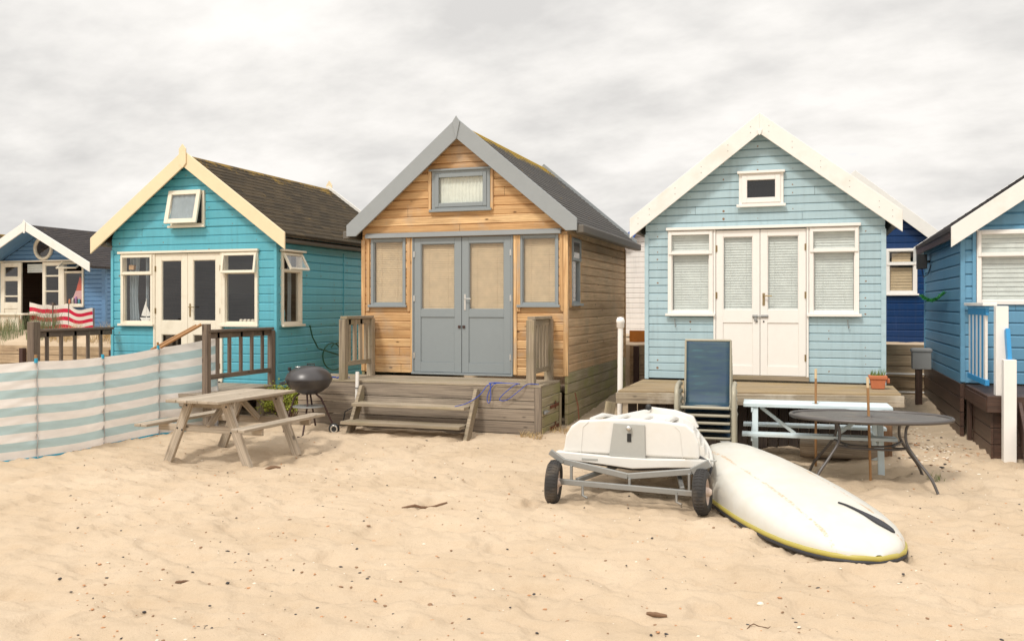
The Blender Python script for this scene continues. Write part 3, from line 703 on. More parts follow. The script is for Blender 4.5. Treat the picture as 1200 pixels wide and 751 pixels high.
# ============================================================ HUT 1: turquoise
def hut1():
    x0, x1, yf, yb = -11.43, -8.13, 12.2, 16.4; xc = -9.78; ze, za = .72, 4.30
    h = thing('beach_hut', (xc, yf, .2), 'turquoise wooden beach hut with cream doors, buff bargeboards and mossy brown felt roof', 'beach hut', 'wooden beach huts in a row')
    op = [(-11.22, -10.54, 1.56, 2.76), (-10.52, -9.17, .62, 2.76), (-9.15, -8.47, 1.56, 2.76), (-10.18, -9.50, 3.20, 3.79)]
    F = front(yf)
    clad(F, gable_xr(x0, x1, ze, za), .55, za, .139, op).build('front_wall', 'turq', h)
    sop = [(12.33, 12.92, 1.56, 2.76)]
    clad(rside(x1), lambda z: (yf, yb), .55, 2.95, .139, sop).build('side_wall', 'turq', h)
    clad(lside(x0), lambda z: (-yb, -yf), .55, 2.95, .139).build('side_wall', 'turq', h)
    clad(Matrix.Translation((2*xc, yb, 0)) @ Matrix.Rotation(R(180), 4, 'Z'), gable_xr(x0, x1, ze, za), .55, za, .139).build('back_wall', 'turq', h)
    b = MB()
    for x, s in ((x1, 1), (x0, -1)):
        b.box(x-.04*s if s > 0 else x-.012, x+.012 if s > 0 else x+.04, yf-.014, yf+.05, .56, 2.83)
    b.box(x1-.02, x1+.008, 14.35, 14.385, .57, 2.83)
    build_each(b, 'corner_trim', 'turq', h, .003)
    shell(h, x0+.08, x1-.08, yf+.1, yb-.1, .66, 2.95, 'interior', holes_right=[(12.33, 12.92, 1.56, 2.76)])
    # roof
    sl = .72
    gableroof(h, xc, 1.86, yf-.16, yb+.2, 4.37, sl, 'felt', .125); soffit(h, xc, 1.84, yf-.165, yf-.016, 4.315, sl, 'turq')
    for s in (-1, 1):
        barge(h, xc, 4.44, .27, xc+s*1.93, 4.44-sl*1.93-.01, yf-.17, 'creamtrim')
        barge(h, xc, 4.44, .2, xc+s*1.93, 4.44-sl*1.93, yb+.235, 'whitetrim')
    b = MB(front(yf-.202)); b.prism([(xc, 4.54), (xc+.07, 4.46), (xc+.07, 4.22), (xc+.0, 4.14), (xc-.07, 4.22), (xc-.07, 4.46)], -.022, 0); b.build('finial', 'creamtrim', h, .004)
    b = MB(front(yb+.24)); b.prism([(xc, 4.56), (xc+.07, 4.46), (xc+.07, 4.25), (xc-.07, 4.25), (xc-.07, 4.46)], 0, .02); b.build('finial', 'creamtrim', h, .004)
    b = MB(); b.box(x1+.02, x1+.17, yf-.1, yb+.15, 2.90, 2.975); b.box(x0-.17, x0-.02, yf-.1, yb+.15, 2.90, 2.975); build_each(b, 'eave_board', 'eave', h, .02)
    # front joinery
    b = MB(F); b.box(-11.27, -8.45, -.055, -.002, 2.765, 2.805, 0); b.box(-10.535, -10.50, -.03, .05, .63, 2.76); b.box(-9.185, -9.15, -.03, .05, .63, 2.76); b.build('door_frame', 'cream', h, .004)
    wl = window(h, F, -11.22, -10.54, 1.56, 2.76, 'cream', .055, zt=2.44, ventglass='glass')
    curtain(F, -11.15, -10.93, 1.62, 2.72, .13, 'curtainb', wl, 3, .025, .3); curtain(F, -10.86, -10.8, 1.62, 2.72, .16, 'curtainb', wl, 1, .02)
    wr = window(h, F, -9.15, -8.47, 1.56, 2.76, 'cream', .055, zt=2.44, ventopen=R(9), ventglass='glass')
    gw = window(h, F, -10.18, -9.50, 3.20, 3.79, 'cream', .05, sill=True, inner=False, gl='glass')
    Fo = F @ Matrix.Translation((-.02, -.05, 3.80)) @ Matrix.Rotation(R(-13), 4, 'X') @ Matrix.Translation((0, 0, -3.80))
    b = MB(Fo); frame_boxes(b, -10.16, -9.52, 3.23, 3.80, .075, -.02, .02); b.build('sash', 'cream', gw, .004)
    b = MB(Fo); b.box(-10.09, -9.59, -.002, .004, 3.30, 3.73); b.build('pane', 'glass', gw)
    b = MB(Fo); b.grid(lambda u, v: (-10.085+.49*u, .03+.004*math.sin(u*30), 3.305+.42*v), 20, 2); b.build('curtain', 'curtainb', gw)
    dl = leaf(h, F, -10.50, -9.845, .64, 2.755, 'cream', .125, [(.80, 1.40), (1.63, 2.64)], (), 'glass', -.012, hinge_side=-1)
    dr = leaf(h, F, -9.84, -9.185, .64, 2.755, 'cream', .105, [(.80, 1.40), (1.63, 2.64)], (), 'glass', -.012, hinge_side=1)
    handle(dr, F, -9.79, 1.83, -.012, 'brass', 1, .22)
    for d_, x in ((dl, -9.88), (dr, -9.80)):
        b = MB(F); b.lathe([(0, -.012), (.012, -.010), (.012, 0)], (x, -.012, 1.46), 10, 'y'); b.build('keyhole', 'black', d_)
    # side window with open vent
    S = rside(x1)
    ws = window(h, S, 12.33, 12.92, 1.56, 2.76, 'cream', .05, zt=2.46, ventopen=R(28))
    curtain(S, 12.75, 12.86, 1.62, 2.7, .15, 'curtainb', ws, 2, .02)
    b = MB(S); b.box(12.29, 12.96, -.09, -.002, 2.765, 2.80, 0); b.build('drip_board', 'cream', ws, .004)
    # kitchen inside
    b = MB(); b.box(-11.3, -8.3, 14.6, 15.1, 1.55, 1.59); b.box(-11.3, -8.3, 14.62, 15.1, .7, 1.55); b.box(-11.2, -8.5, 14.8, 15.1, 2.1, 2.75); b.build('cupboards', 'lining', h)
    # skirt
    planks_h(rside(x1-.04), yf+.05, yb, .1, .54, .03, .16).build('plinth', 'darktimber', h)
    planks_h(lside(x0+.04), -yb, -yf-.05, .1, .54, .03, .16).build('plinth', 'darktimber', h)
    # deck
    b = MB(); x = -11.45
    while x < -8.2:
        b.box(x, x+.117, 10.5+random.uniform(-.01, .01), 12.17, .595, .625, 1); x += .124
    b.box(-11.47, -8.19, 10.47, 10.499, .44, .622, 0); b.box(-8.2, -8.14, 10.5, 12.16, .44, .60, 1); b.box(-11.46, -11.40, 10.5, 12.16, .44, .60, 1)
    for px in (-11.4, -9.8, -8.3):
        for py in (10.6, 11.9): b.box(px, px+.09, py, py+.09, 0, .59)
    b.build('deck', 'grey_timber', h, .003)
    railing(h, (-8.17, 10.52), (-8.17, 12.12), 1.54, .86, 'railbrown', 5, bw=.055, posts=((0, .13), (1, 0)), postw=.09, gz0=.6)
    railing(h, (-11.34, 10.5), (-11.34, 12.1), 1.52, .86, 'railbrown', 5, bw=.055, posts=((0, .16),), postw=.13, gz0=.1)
    b = MB(); b.tube([(-8.62, 10.1, 1.30), (-8.2, 10.45, 1.62)], .022, 10); b.build('gate_pole', 'stake', h)
    b = MB(); b.tube([(-8.95, 10.3, 1.25), (-8.42, 10.62, 1.60)], .022, 10); b.build('gate_pole', 'stake', h)
    return h
H1 = hut1()

# ============================================================ HUT 2: oiled pine with grey joinery
def hut2():
    x0, x1, yf, yb = -6.70, -3.36, 12.42, 16.65; xc = -5.03; ze, za = .84, 4.555
    h = thing('beach_hut', (xc, yf, .2), 'natural pine beach hut with grey double doors, grey bargeboards and lichen-edged tiled roof', 'beach hut', 'wooden beach huts in a row')
    F = front(yf)
    op = [(-6.55, -5.95, 1.88, 2.93), (-5.83, -4.20, .80, 2.93), (-4.09, -3.49, 1.88, 2.93), (-5.50, -4.55, 3.33, 3.95)]
    clad(F, gable_xr(x0, x1, ze, za), .85, za, .134, op).build('front_wall', 'cedar', h)
    clad(rside(x1), lambda z: (yf, yb), .90, 3.0, .134, [(12.62, 13.13, 1.90, 2.90)]).build('side_wall', 'cedarside', h)
    clad(lside(x0), lambda z: (-yb, -yf), .90, 3.0, .134).build('side_wall', 'cedarside', h)
    clad(Matrix.Translation((2*xc, yb, 0)) @ Matrix.Rotation(R(180), 4, 'Z'), gable_xr(x0, x1, ze, za), .9, za, .134).build('back_wall', 'cedarside', h)
    b = MB()
    for xa, xb in ((x1-.055, x1+.014), (x0-.014, x0+.05)): b.box(xa, xb, yf-.016, yf+.06, .86, 2.92)
    b.box(x1-.02, x1+.014, yb-.02, yb+.02, .9, 2.95)
    for xa in (-6.62, -5.92, -5.86, -4.18, -4.125, -3.47): b.box(xa, xa+.05, yf-.02, yf+.01, 1.80 if xa in (-6.62, -5.92, -4.125, -3.47) else .86, 2.925)
    for xa in (-5.56, -4.545): b.box(xa, xa+.045, yf-.02, yf+.01, 3.32, 3.96)
    build_each(b, 'trim', 'cedar', h, .003)
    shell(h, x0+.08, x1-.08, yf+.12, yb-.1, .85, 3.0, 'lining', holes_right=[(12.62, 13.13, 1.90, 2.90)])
    sl = .84
    gableroof(h, xc, 1.93, yf-.12, yb+.15, 4.63, sl, 'tile', .10, step=.012); soffit(h, xc, 1.85, yf-.135, yf-.02, 4.575, sl, 'greytrim')
    for s in (-1, 1): barge(h, xc, 4.70, .31, xc+s*1.86, 4.70-sl*1.86, yf-.14, 'greytrim', .035, flat=True, drop=2.965)
    for s in (-1, 1): barge(h, xc, 4.70, .31, xc+s*1.86, 4.70-sl*1.86, yb+.21, 'greytrim', .035, flat=True, drop=2.965)
    b = MB(front(yf-.177)); b.prism([(xc, 4.73), (xc+.06, 4.64), (xc+.0, 4.37), (xc-.06, 4.64)], -.015, 0); b.build('finial', 'greytrim', h, .003)
    b = MB(); b.box(xc+1.83, xc+1.95, yf-.13, yb+.16, 2.93, 3.05, 1); b.box(xc-1.95, xc-1.83, yf-.13, yb+.16, 2.93, 3.05, 1); build_each(b, 'eave_board', 'eave', h, .012)
    b = MB(F); b.box(-6.62, -3.44, -.075, -.002, 2.935, 2.99, 0); b.box(-6.62, -3.44, -.05, -.003, 2.99, 3.01, 0); b.build('head_rail', 'greytrim', h, .004)
    for a, c in ((-6.55, -5.95), (-4.09, -3.49)):
        w = window(h, F, a, c, 1.88, 2.93, 'grey', .045, proud=.012, sill=True)
        blind(F, a+.055, c-.05, 1.945, 2.88, .06, 'blindbeige', w, .024)
    w = window(h, F, -5.50, -4.55, 3.33, 3.95, 'grey', .055, proud=.02, sill=True)
    b = MB(F); frame_boxes(b, -5.445, -4.605, 3.385, 3.895, .06, -.03, .012); b.build('sash', 'grey', w, .004)
    b = MB(F); b.box(-5.54, -4.51, -.05, -.002, 3.935, 3.965, 0); b.build('drip_board', 'grey', w, .003)
    curtain(F, -5.42, -4.63, 3.42, 3.87, .045, 'curtain', w, 14, .005)
    b = MB(F); b.box(-5.835, -4.185, -.05, .05, .835, .865, 0); b.box(-5.83, -5.805, -.025, .05, .86, 2.93); b.box(-4.215, -4.19, -.025, .05, .86, 2.93); b.build('door_frame', 'grey', h, .003)
    dl = leaf(h, F, -5.80, -5.014, .87, 2.925, 'grey', .112, [(1.83, 2.83)], [(1.02, 1.71)], 'glass', -.012, hinge_side=-1, hingemat='chrome')
    dr = leaf(h, F, -5.006, -4.22, .87, 2.925, 'grey', .112, [(1.83, 2.83)], [(1.02, 1.71)], 'glass', -.012, hinge_side=1, hingemat='chrome')
    for d_, a, c in ((dl, -5.69, -5.125), (dr, -4.895, -4.33)): blind(F, a, c, 1.84, 2.83, .05, 'blindbeige', d_, .024)
    handle(dr, F, -4.955, 1.96, -.012, 'chrome', 1, .24)
    for d_, x in ((dl, -5.045), (dr, -4.972)):
        b = MB(F); b.box(x-.02, x+.02, -.03, -.012, 1.545, 1.585); b.build('lock', 'brownsteel', d_, .003)
    S = rside(x1)
    ws = window(h, S, 12.62, 13.13, 1.90, 2.90, 'grey', .045, proud=.02, zt=2.58, sill=True)
    b = MB(S); b.box(12.575, 12.615, -.022, .01, 1.86, 2.93); b.box(13.135, 13.175, -.022, .01, 1.86, 2.93); build_each(b, 'trim', 'cedar', ws, .003)
    # plinth of the hut and side of the deck
    planks_h(rside(x1+.012), yf, yb, .0, .895, .05, .15, gap=.008).build('plinth', 'algae', h, .004)
    planks_h(lside(x0-.012), -yb, -yf, .0, .895, .05, .15, gap=.008).build('plinth', 'algae', h, .004)
    # deck
    X0, X1, Y0 = -7.25, -3.46, 11.42
    b = MB(); y = Y0
    while y < yf-.03:
        e = min(y+.135, yf-.02); b.box(X0, X1+.002, y, e-.007, .775, .805, 0); y += .135
    b.build('deck', 'deck', h, .003)
    b = MB(front(Y0+.002))
    z = .773
    for w_ in (.19, .11, .17, .17, .17):
        b.box(X0+.01, X1-.09, random.uniform(0, .005), .035, z-w_+.008, z, 0); z -= w_
    b.box(X1-.088, X1+.002, -.006, .05, -.08, .773, 2); b.build('deck_front', 'grey_timber', h, .004)
    b = MB(rside(X1+.004)); z = .773
    for w_ in (.15, .13, .13, .14, .14, .15):
        b.box(Y0+.05, yf-.005, random.uniform(0, .005), .035, z-w_+.008, z, 0); z -= w_
    b.box(yf-.10, yf-.02, -.02, -.002, -.05, .62, 2); build_each(b, 'deck_side', 'algae', h, .004)
    b = MB(rside(X1+.004))       # rusty hinge straps and bolt
    for zz_ in (.47, .17):
        b.box(11.85, 12.28, -.012, -.006, zz_-.022, zz_+.022); b.box(12.08, 12.12, -.016, -.012, zz_-.05, zz_+.07)
    b.build('hinge', 'rust', h); b = MB(rside(X1+.004)); b.box(11.53, 11.66, -.03, -.006, .40, .45); b.tube([(11.50, -.035, .43), (11.70, -.035, .43)], .011, 8); b.build('bolt', 'greybox', h)
    b = MB(lside(X0)); b.box(-yf+.01, -Y0-.05, 0, .035, 0, .773); build_each(b, 'deck_side', 'grey_timber', h)
    railing(h, (-6.50, 10.72+.75), (-6.50, 12.32), 1.73, 1.03, 'deck', 4, bw=.07, posts=((0, 0), (1, 0)), postw=.10, gz0=.80)
    railing(h, (-3.62, 11.50), (-3.62, 12.36), 1.735, .98, 'deck', 5, bw=.085, bt=.03, posts=((0, 0), (1, 0)), postw=.11, gz0=.80)
    # steps
    st = MB()
    for x in (-6.36, -4.50): pass
    for x, s in ((-6.14, 0), (-4.37, 0)):
        b = MB(); T = Matrix.Translation((x, 0, 0)) @ Matrix.Rotation(R(90), 4, 'Z')
        b = MB(T); b.prism([(11.40, .74), (11.40, .56), (11.03, -.02), (10.86, -.02), (11.33, .74)], -.025, .025, None, grainuv=R(58)); b.build('stair_stringer', 'deck', h, .004)
    for zt, ya, yb_ in ((.52, 11.00, 11.28), (.28, 10.84, 11.16)):
        b = MB(); b.box(-6.20 if zt < .4 else -6.11, -4.41, ya, yb_, zt-.045, zt, 0); b.build('tread', 'deck', h, .005)
    return h
H2 = hut2()

# ============================================================ HUT 3: pale blue, white doors
def hut3():
    x0, x1, yf, yb = -2.24, .93, 12.58, 16.7; xc = -.655; ze, za = .775, 4.36
    h = thing('beach_hut', (xc, yf, .2), 'pale duck-egg blue beach hut with white double doors, white blinds and rusty nail spots', 'beach hut', 'wooden beach huts in a row')
    F = front(yf)
    op = [(-1.92, -1.29, 1.76, 2.94), (-1.28, -.03, .80, 2.94), (-.02, .61, 1.76, 2.94), (-.94, -.35, 3.26, 3.72)]
    clad(F, gable_xr(x0, x1, ze, za), .86, za, .110, op).build('front_wall', 'pale', h)
    clad(rside(x1), lambda z: (yf, yb), .86, 3.0, .11).build('side_wall', 'pale', h)
    clad(lside(x0), lambda z: (-yb, -yf), .86, 3.0, .11).build('side_wall', 'pale', h)
    clad(Matrix.Translation((2*xc, yb, 0)) @ Matrix.Rotation(R(180), 4, 'Z'), gable_xr(x0, x1, ze, za), .86, za, .11).build('back_wall', 'pale', h)
    b = MB()
    for xa, xb in ((x1-.05, x1+.012), (x0-.012, x0+.045)): b.box(xa, xb, yf-.016, yf+.05, .84, 2.90)
    build_each(b, 'corner_trim', 'pale', h, .003)
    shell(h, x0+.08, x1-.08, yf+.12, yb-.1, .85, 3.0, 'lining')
    sl = .775
    gableroof(h, xc, 1.76, yf-.14, yb+.15, 4.43, sl, 'feltdark', .14); soffit(h, xc, 1.74, yf-.155, yf-.016, 4.375, sl, 'pale')
    for s in (-1, 1):
        barge(h, xc, 4.50, .28, xc+s*1.78, 4.50-sl*1.78, yf-.16, 'whitetrim', .03)
        barge(h, xc, 4.50, .28, xc+s*1.78, 4.50-sl*1.78, yb+.2, 'whitetrim', .03)
        b = MB(front(yf-.1925)); 
        for k in (.12, .42, .78, 1.14, 1.5, 1.66):
            for q in (.09, .17): b.lathe([(0, -.002), (.006, -.0015), (.007, 0)], (xc+s*k, 0, 4.50-sl*k-q), 6, 'y')
        b.build('screw_heads', 'plate', h)
    b = MB(front(yf-.193)); b.prism([(xc-.035, 4.27), (xc+.035, 4.27), (xc+.02, 4.21), (xc, 4.19), (xc-.02, 4.21)], -.015, 0); b.build('finial', 'whitetrim', h, .004)
    b = MB(); b.box(xc+1.66, xc+1.74, yf-.12, yb+.13, 2.92, 3.08); b.box(xc-1.74, xc-1.66, yf-.12, yb+.13, 2.92, 3.08); build_each(b, 'eave_board', 'eave', h, .01)
    b = MB(F); b.box(-1.94, .63, -.07, -.002, 2.945, 2.985, 0); b.box(-1.285, -1.255, -.035, .05, .86, 2.94); b.box(-.055, -.025, -.035, .05, .86, 2.94); b.build('door_frame', 'white', h, .004)
    for a, c in ((-1.92, -1.29), (-.02, .61)):
        w = window(h, F, a, c, 1.76, 2.94, 'white', .055, zt=2.635)
        blind(F, a+.07, c-.07, 1.83, 2.60, .06, 'blindw', w, .03); blind(F, a+.045, c-.045, 2.665, 2.93, .045, 'blindw', w, .03, False)
    w = window(h, F, -.94, -.35, 3.26, 3.72, 'white', .045, gl='glassd')
    b = MB(F); frame_boxes(b, -.90, -.39, 3.30, 3.68, .07, -.045, .01); b.build('sash', 'white', w, .005)
    b = MB(F); b.box(-.96, -.33, -.075, -.002, 3.70, 3.735, 0); b.build('drip_board', 'white', w, .004)
    dl = leaf(h, F, -1.25, -.662, .93, 2.93, 'white', .095, [(1.83, 2.84)], [(1.06, 1.65)], 'glass', -.02, hinge_side=-1)
    dr = leaf(h, F, -.656, -.06, .93, 2.93, 'white', .095, [(1.83, 2.84)], [(1.06, 1.65)], 'glass', -.02, hinge_side=1)
    for d_, a, c in ((dl, -1.15, -.76), (dr, -.555, -.16)): blind(F, a, c, 1.84, 2.83, .045, 'blindw', d_, .03)
    handle(dr, F, -.61, 1.99, -.02, 'brass', 1, .17)
    b = MB(F); b.box(-.76, -.69, -.035, -.02, 1.72, 1.76); b.box(-.645, -.55, -.035, -.02, 1.72, 1.76); b.tube([(-.76, -.042, 1.74), (-.56, -.042, 1.74)], .009, 8); b.box(-.735, -.70, -.055, -.036, 1.675, 1.725); b.build('hasp', 'greybox', dl, .003)
    for d_, x in ((dl, -.70), (dr, -.61)):
        b = MB(F); b.lathe([(0, -.01), (.011, -.008), (.011, 0)], (x, -.02, 1.67), 10, 'y'); b.build('keyhole', 'black', d_)
    b = MB(F); b.box(-1.28, -.02, -.05, .05, .865, .925, 0); b.build('threshold', 'deck', h, .004)
    for x in (-1.82, .47):
        b = MB(F); b.tube([(x, -.02, 1.70), (x, -.03, 1.62), (x+.01, -.045, 1.585), (x+.02, -.03, 1.61)], .006, 6); b.build('hook', 'steel', h)
    # low deck
    b = MB(); YL, YR = 10.80, 11.42; n = 14
    for i in range(n):
        t0, t1 = i/n, (i+1)/n
        for side in (0,):
            ya0, yb0 = 12.55-(12.55-YL)*t1, 12.55-(12.55-YL)*t0-.008; ya1, yb1 = 12.55-(12.55-YR)*t1, 12.55-(12.55-YR)*t0-.008
            P = [(-2.27, ya0, .80), (1.02, ya1, .80), (1.02, yb1, .80), (-2.27, yb0, .80), (-2.27, ya0, .835), (1.02, ya1, .84), (1.02, yb1, .84), (-2.27, yb0, .835)]
            o1 = random.random()*9
            b.add(P, [(3, 2, 1, 0), (4, 5, 6, 7), (0, 1, 5, 4), (1, 2, 6, 5), (2, 3, 7, 6), (3, 0, 4, 7)],
                  [[(0, o1), (3.3, o1), (3.3, o1+.1), (0, o1+.1)]]*6)
    b.build('deck', 'olddeck', h, .003)
    b = MB(); b.beam((-2.29, YL-.02, .745), (1.05, YR-.02, .75), .05, .135); build_each(b, 'deck_fascia', 'fascia', h, .006)
    b = MB(); n = 26
    for i in range(n):
        t = (i+.5)/n; x = -2.2+3.15*t; y = YL+.25+(YR-YL)*t; b.box(x-.055, x+.055, y, y+.03, -.05, .68, 2)
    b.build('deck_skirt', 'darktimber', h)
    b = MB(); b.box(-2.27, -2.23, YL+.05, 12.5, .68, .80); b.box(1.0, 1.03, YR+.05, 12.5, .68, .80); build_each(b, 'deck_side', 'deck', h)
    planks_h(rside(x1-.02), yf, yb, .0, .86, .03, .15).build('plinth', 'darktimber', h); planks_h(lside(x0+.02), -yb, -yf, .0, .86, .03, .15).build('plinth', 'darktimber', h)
    b = MB(); b.beam((-2.34, 10.72, .70), (-2.42, 10.6, .02), .05, .14); b.build('deck_brace', 'deck', h, .004)
    return h
H3 = hut3()

# ============================================================ HUT 4: mid blue, right edge
def hut4():
    x0, x1, yf, yb = 1.89, 5.25, 12.97, 16.9; xc = 3.57; ze, za = .70, 4.12
    h = thing('beach_hut', (xc, yf, .2), 'mid-blue beach hut at the right edge with brown stained plinth and blue and white railing', 'beach hut', 'wooden beach huts in a row')
    F = front(yf)
    op = [(2.07, 3.05, 1.90, 2.88), (3.15, 4.45, .9, 2.88), (4.5, 5.1, 1.9, 2.88)]
    clad(F, gable_xr(x0, x1, ze, za), .87, za, .16, op).build('front_wall', 'blue', h)
    clad(lside(x0), lambda z: (-yb, -yf), .85, 2.95, .16).build('side_wall', 'blue', h)
    clad(rside(x1), lambda z: (yf, yb), .85, 2.95, .16).build('side_wall', 'blue', h)
    clad(Matrix.Translation((2*xc, yb, 0)) @ Matrix.Rotation(R(180), 4, 'Z'), gable_xr(x0, x1, ze, za), .85, za, .16).build('back_wall', 'blue', h)
    b = MB(); b.box(x0-.012, x0+.045, yf-.016, yf+.06, .88, 2.84); b.box(x1-.045, x1+.012, yf-.016, yf+.06, .88, 2.84); b.box(x0-.012, x0+.02, yb-.03, yb+.03, .86, 2.9); b.box(2.02, 2.065, yf-.02, yf+.01, 1.88, 2.88); build_each(b, 'corner_trim', 'blue', h, .003)
    shell(h, x0+.08, x1-.08, yf+.12, yb-.1, .85, 2.95, 'lining')
    sl = .70
    gableroof(h, xc, 1.80, yf-.16, yb+.30, 4.19, sl, 'feltdark', .14); soffit(h, xc, 1.75, yf-.175, yf-.016, 4.135, sl, 'blue')
    for s in (-1, 1):
        barge(h, xc, 4.20, .27, xc+s*1.83, 4.20-sl*1.83, yf-.18, 'whitetrim', .03)
        barge(h, xc, 4.20, .27, xc+s*1.83, 4.20-sl*1.83, yb+.34, 'whitetrim', .03)
    b = MB(); b.box(xc-1.79, xc-1.76, yf-.16, yb+.28, 2.78, 2.90); b.box(xc+1.76, xc+1.79, yf-.16, yb+.28, 2.78, 2.90); build_each(b, 'eave_board', 'brown', h, .004)
    w = window(h, F, 2.07, 3.05, 1.90, 2.88, 'white', .055, zt=2.56, sill=False)
    blind(F, 2.14, 2.98, 1.96, 2.52, .06, 'blindw', w, .05); blind(F, 2.11, 3.01, 2.59, 2.86, .045, 'blindw', w, .05, False)
    dl = leaf(h, F, 3.15, 3.795, .95, 2.87, 'white', .09, [(1.8, 2.78)], [(1.1, 1.65)], 'glass', -.02, hinge_side=-1)
    dr = leaf(h, F, 3.805, 4.45, .95, 2.87, 'white', .09, [(1.8, 2.78)], [(1.1, 1.65)], 'glass', -.02, hinge_side=1)
    window(h, F, 4.5, 5.1, 1.90, 2.88, 'white', .055, zt=2.56)
    b = MB(lside(x0)); b.box(-16.30, -16.12, -.20, -.05, 2.50, 2.74); b.tube([(-16.2, 0, 2.62), (-16.2, -.07, 2.62)], .02, 8); b.tube([(-16.25, -.12, 2.50), (-16.2, -.1, 2.36), (-16.05, -.05, 2.40), (-15.98, -.01, 2.55)], .008, 6); b.build('floodlight', 'black', h, .008)
    # plinth
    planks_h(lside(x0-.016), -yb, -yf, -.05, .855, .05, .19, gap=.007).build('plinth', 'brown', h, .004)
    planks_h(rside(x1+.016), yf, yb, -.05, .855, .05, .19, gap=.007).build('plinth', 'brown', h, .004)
    # deck
    Y0 = 11.40; XL = 1.93
    b = MB(); y = Y0
    while y < yf-.03:
        e = min(y+.14, yf-.02); b.box(XL, 5.2, y, e-.006, .82, .85, 0); y += .14
    b.build('deck', 'brown', h, .003)
    b = MB(); b.box(XL-.005, 5.2, Y0-.03, Y0-.002, .66, .848, 0); b.box(XL-.012, XL+.02, Y0-.0, yf-.03, .66, .815, 1)
    b.box(XL, XL+.05, 12.72, 12.82, 0, .655, 2); build_each(b, 'deck_fascia', 'brown', h, .004)
    planks_h(front(Y0+.10), XL+.06, 3.0, -.05, .655, .03, .19).build('deck_skirt', 'brown', h, .003)
    planks_h(lside(XL+.05), -12.70, -Y0-.08, -.05, .655, .03, .19).build('deck_skirt', 'brown', h, .003)
    for zt, ya in ((.67, 11.16), (.44, 10.94), (.22, 10.72)):
        b = MB(); b.box(2.30, 3.6, ya, ya+.28, zt-.04, zt, 0); b.build('tread', 'brown', h, .004)
    b = MB(Matrix.Translation((2.26, 0, 0)) @ Matrix.Rotation(R(90), 4, 'Z')); b.prism([(11.38, .80), (11.38, .5), (10.95, 0), (10.68, 0), (10.68, .1)], -.02, .02); b.build('stair_stringer', 'brown', h, .004)
    # railing
    rl = railing(h, (1.97, 11.62), (1.97, 12.88), 1.90, .98, 'bluerail', 9, bw=.118, bt=.028, posts=(), balmat=('white', 'bluerail'), top=(.05, .03))
    b = MB(); b.box(1.91, 2.06, 11.55, 12.90, 1.885, 1.925, 1); b.box(2.06, 5.0, 11.55, 11.66, 1.885, 1.925, 0) if False else None; b.build('handrail', 'white', rl, .004)
    b = MB(); b.box(2.02, 2.15, 11.40, 11.53, .852, 1.884); b.build('post', 'white', rl, .004)
    b = MB(); b.box(2.06, 2.19, 10.98+.2, 11.11+.2, -.05, 1.28); b.build('post', 'white', rl, .004)
    b = MB(); b.beam((2.13, 11.38, 1.62), (2.135, 11.26, 1.16), .045, .09); b.build('handrail', 'bluerail', rl, .004)
    return h
H4 = hut4()

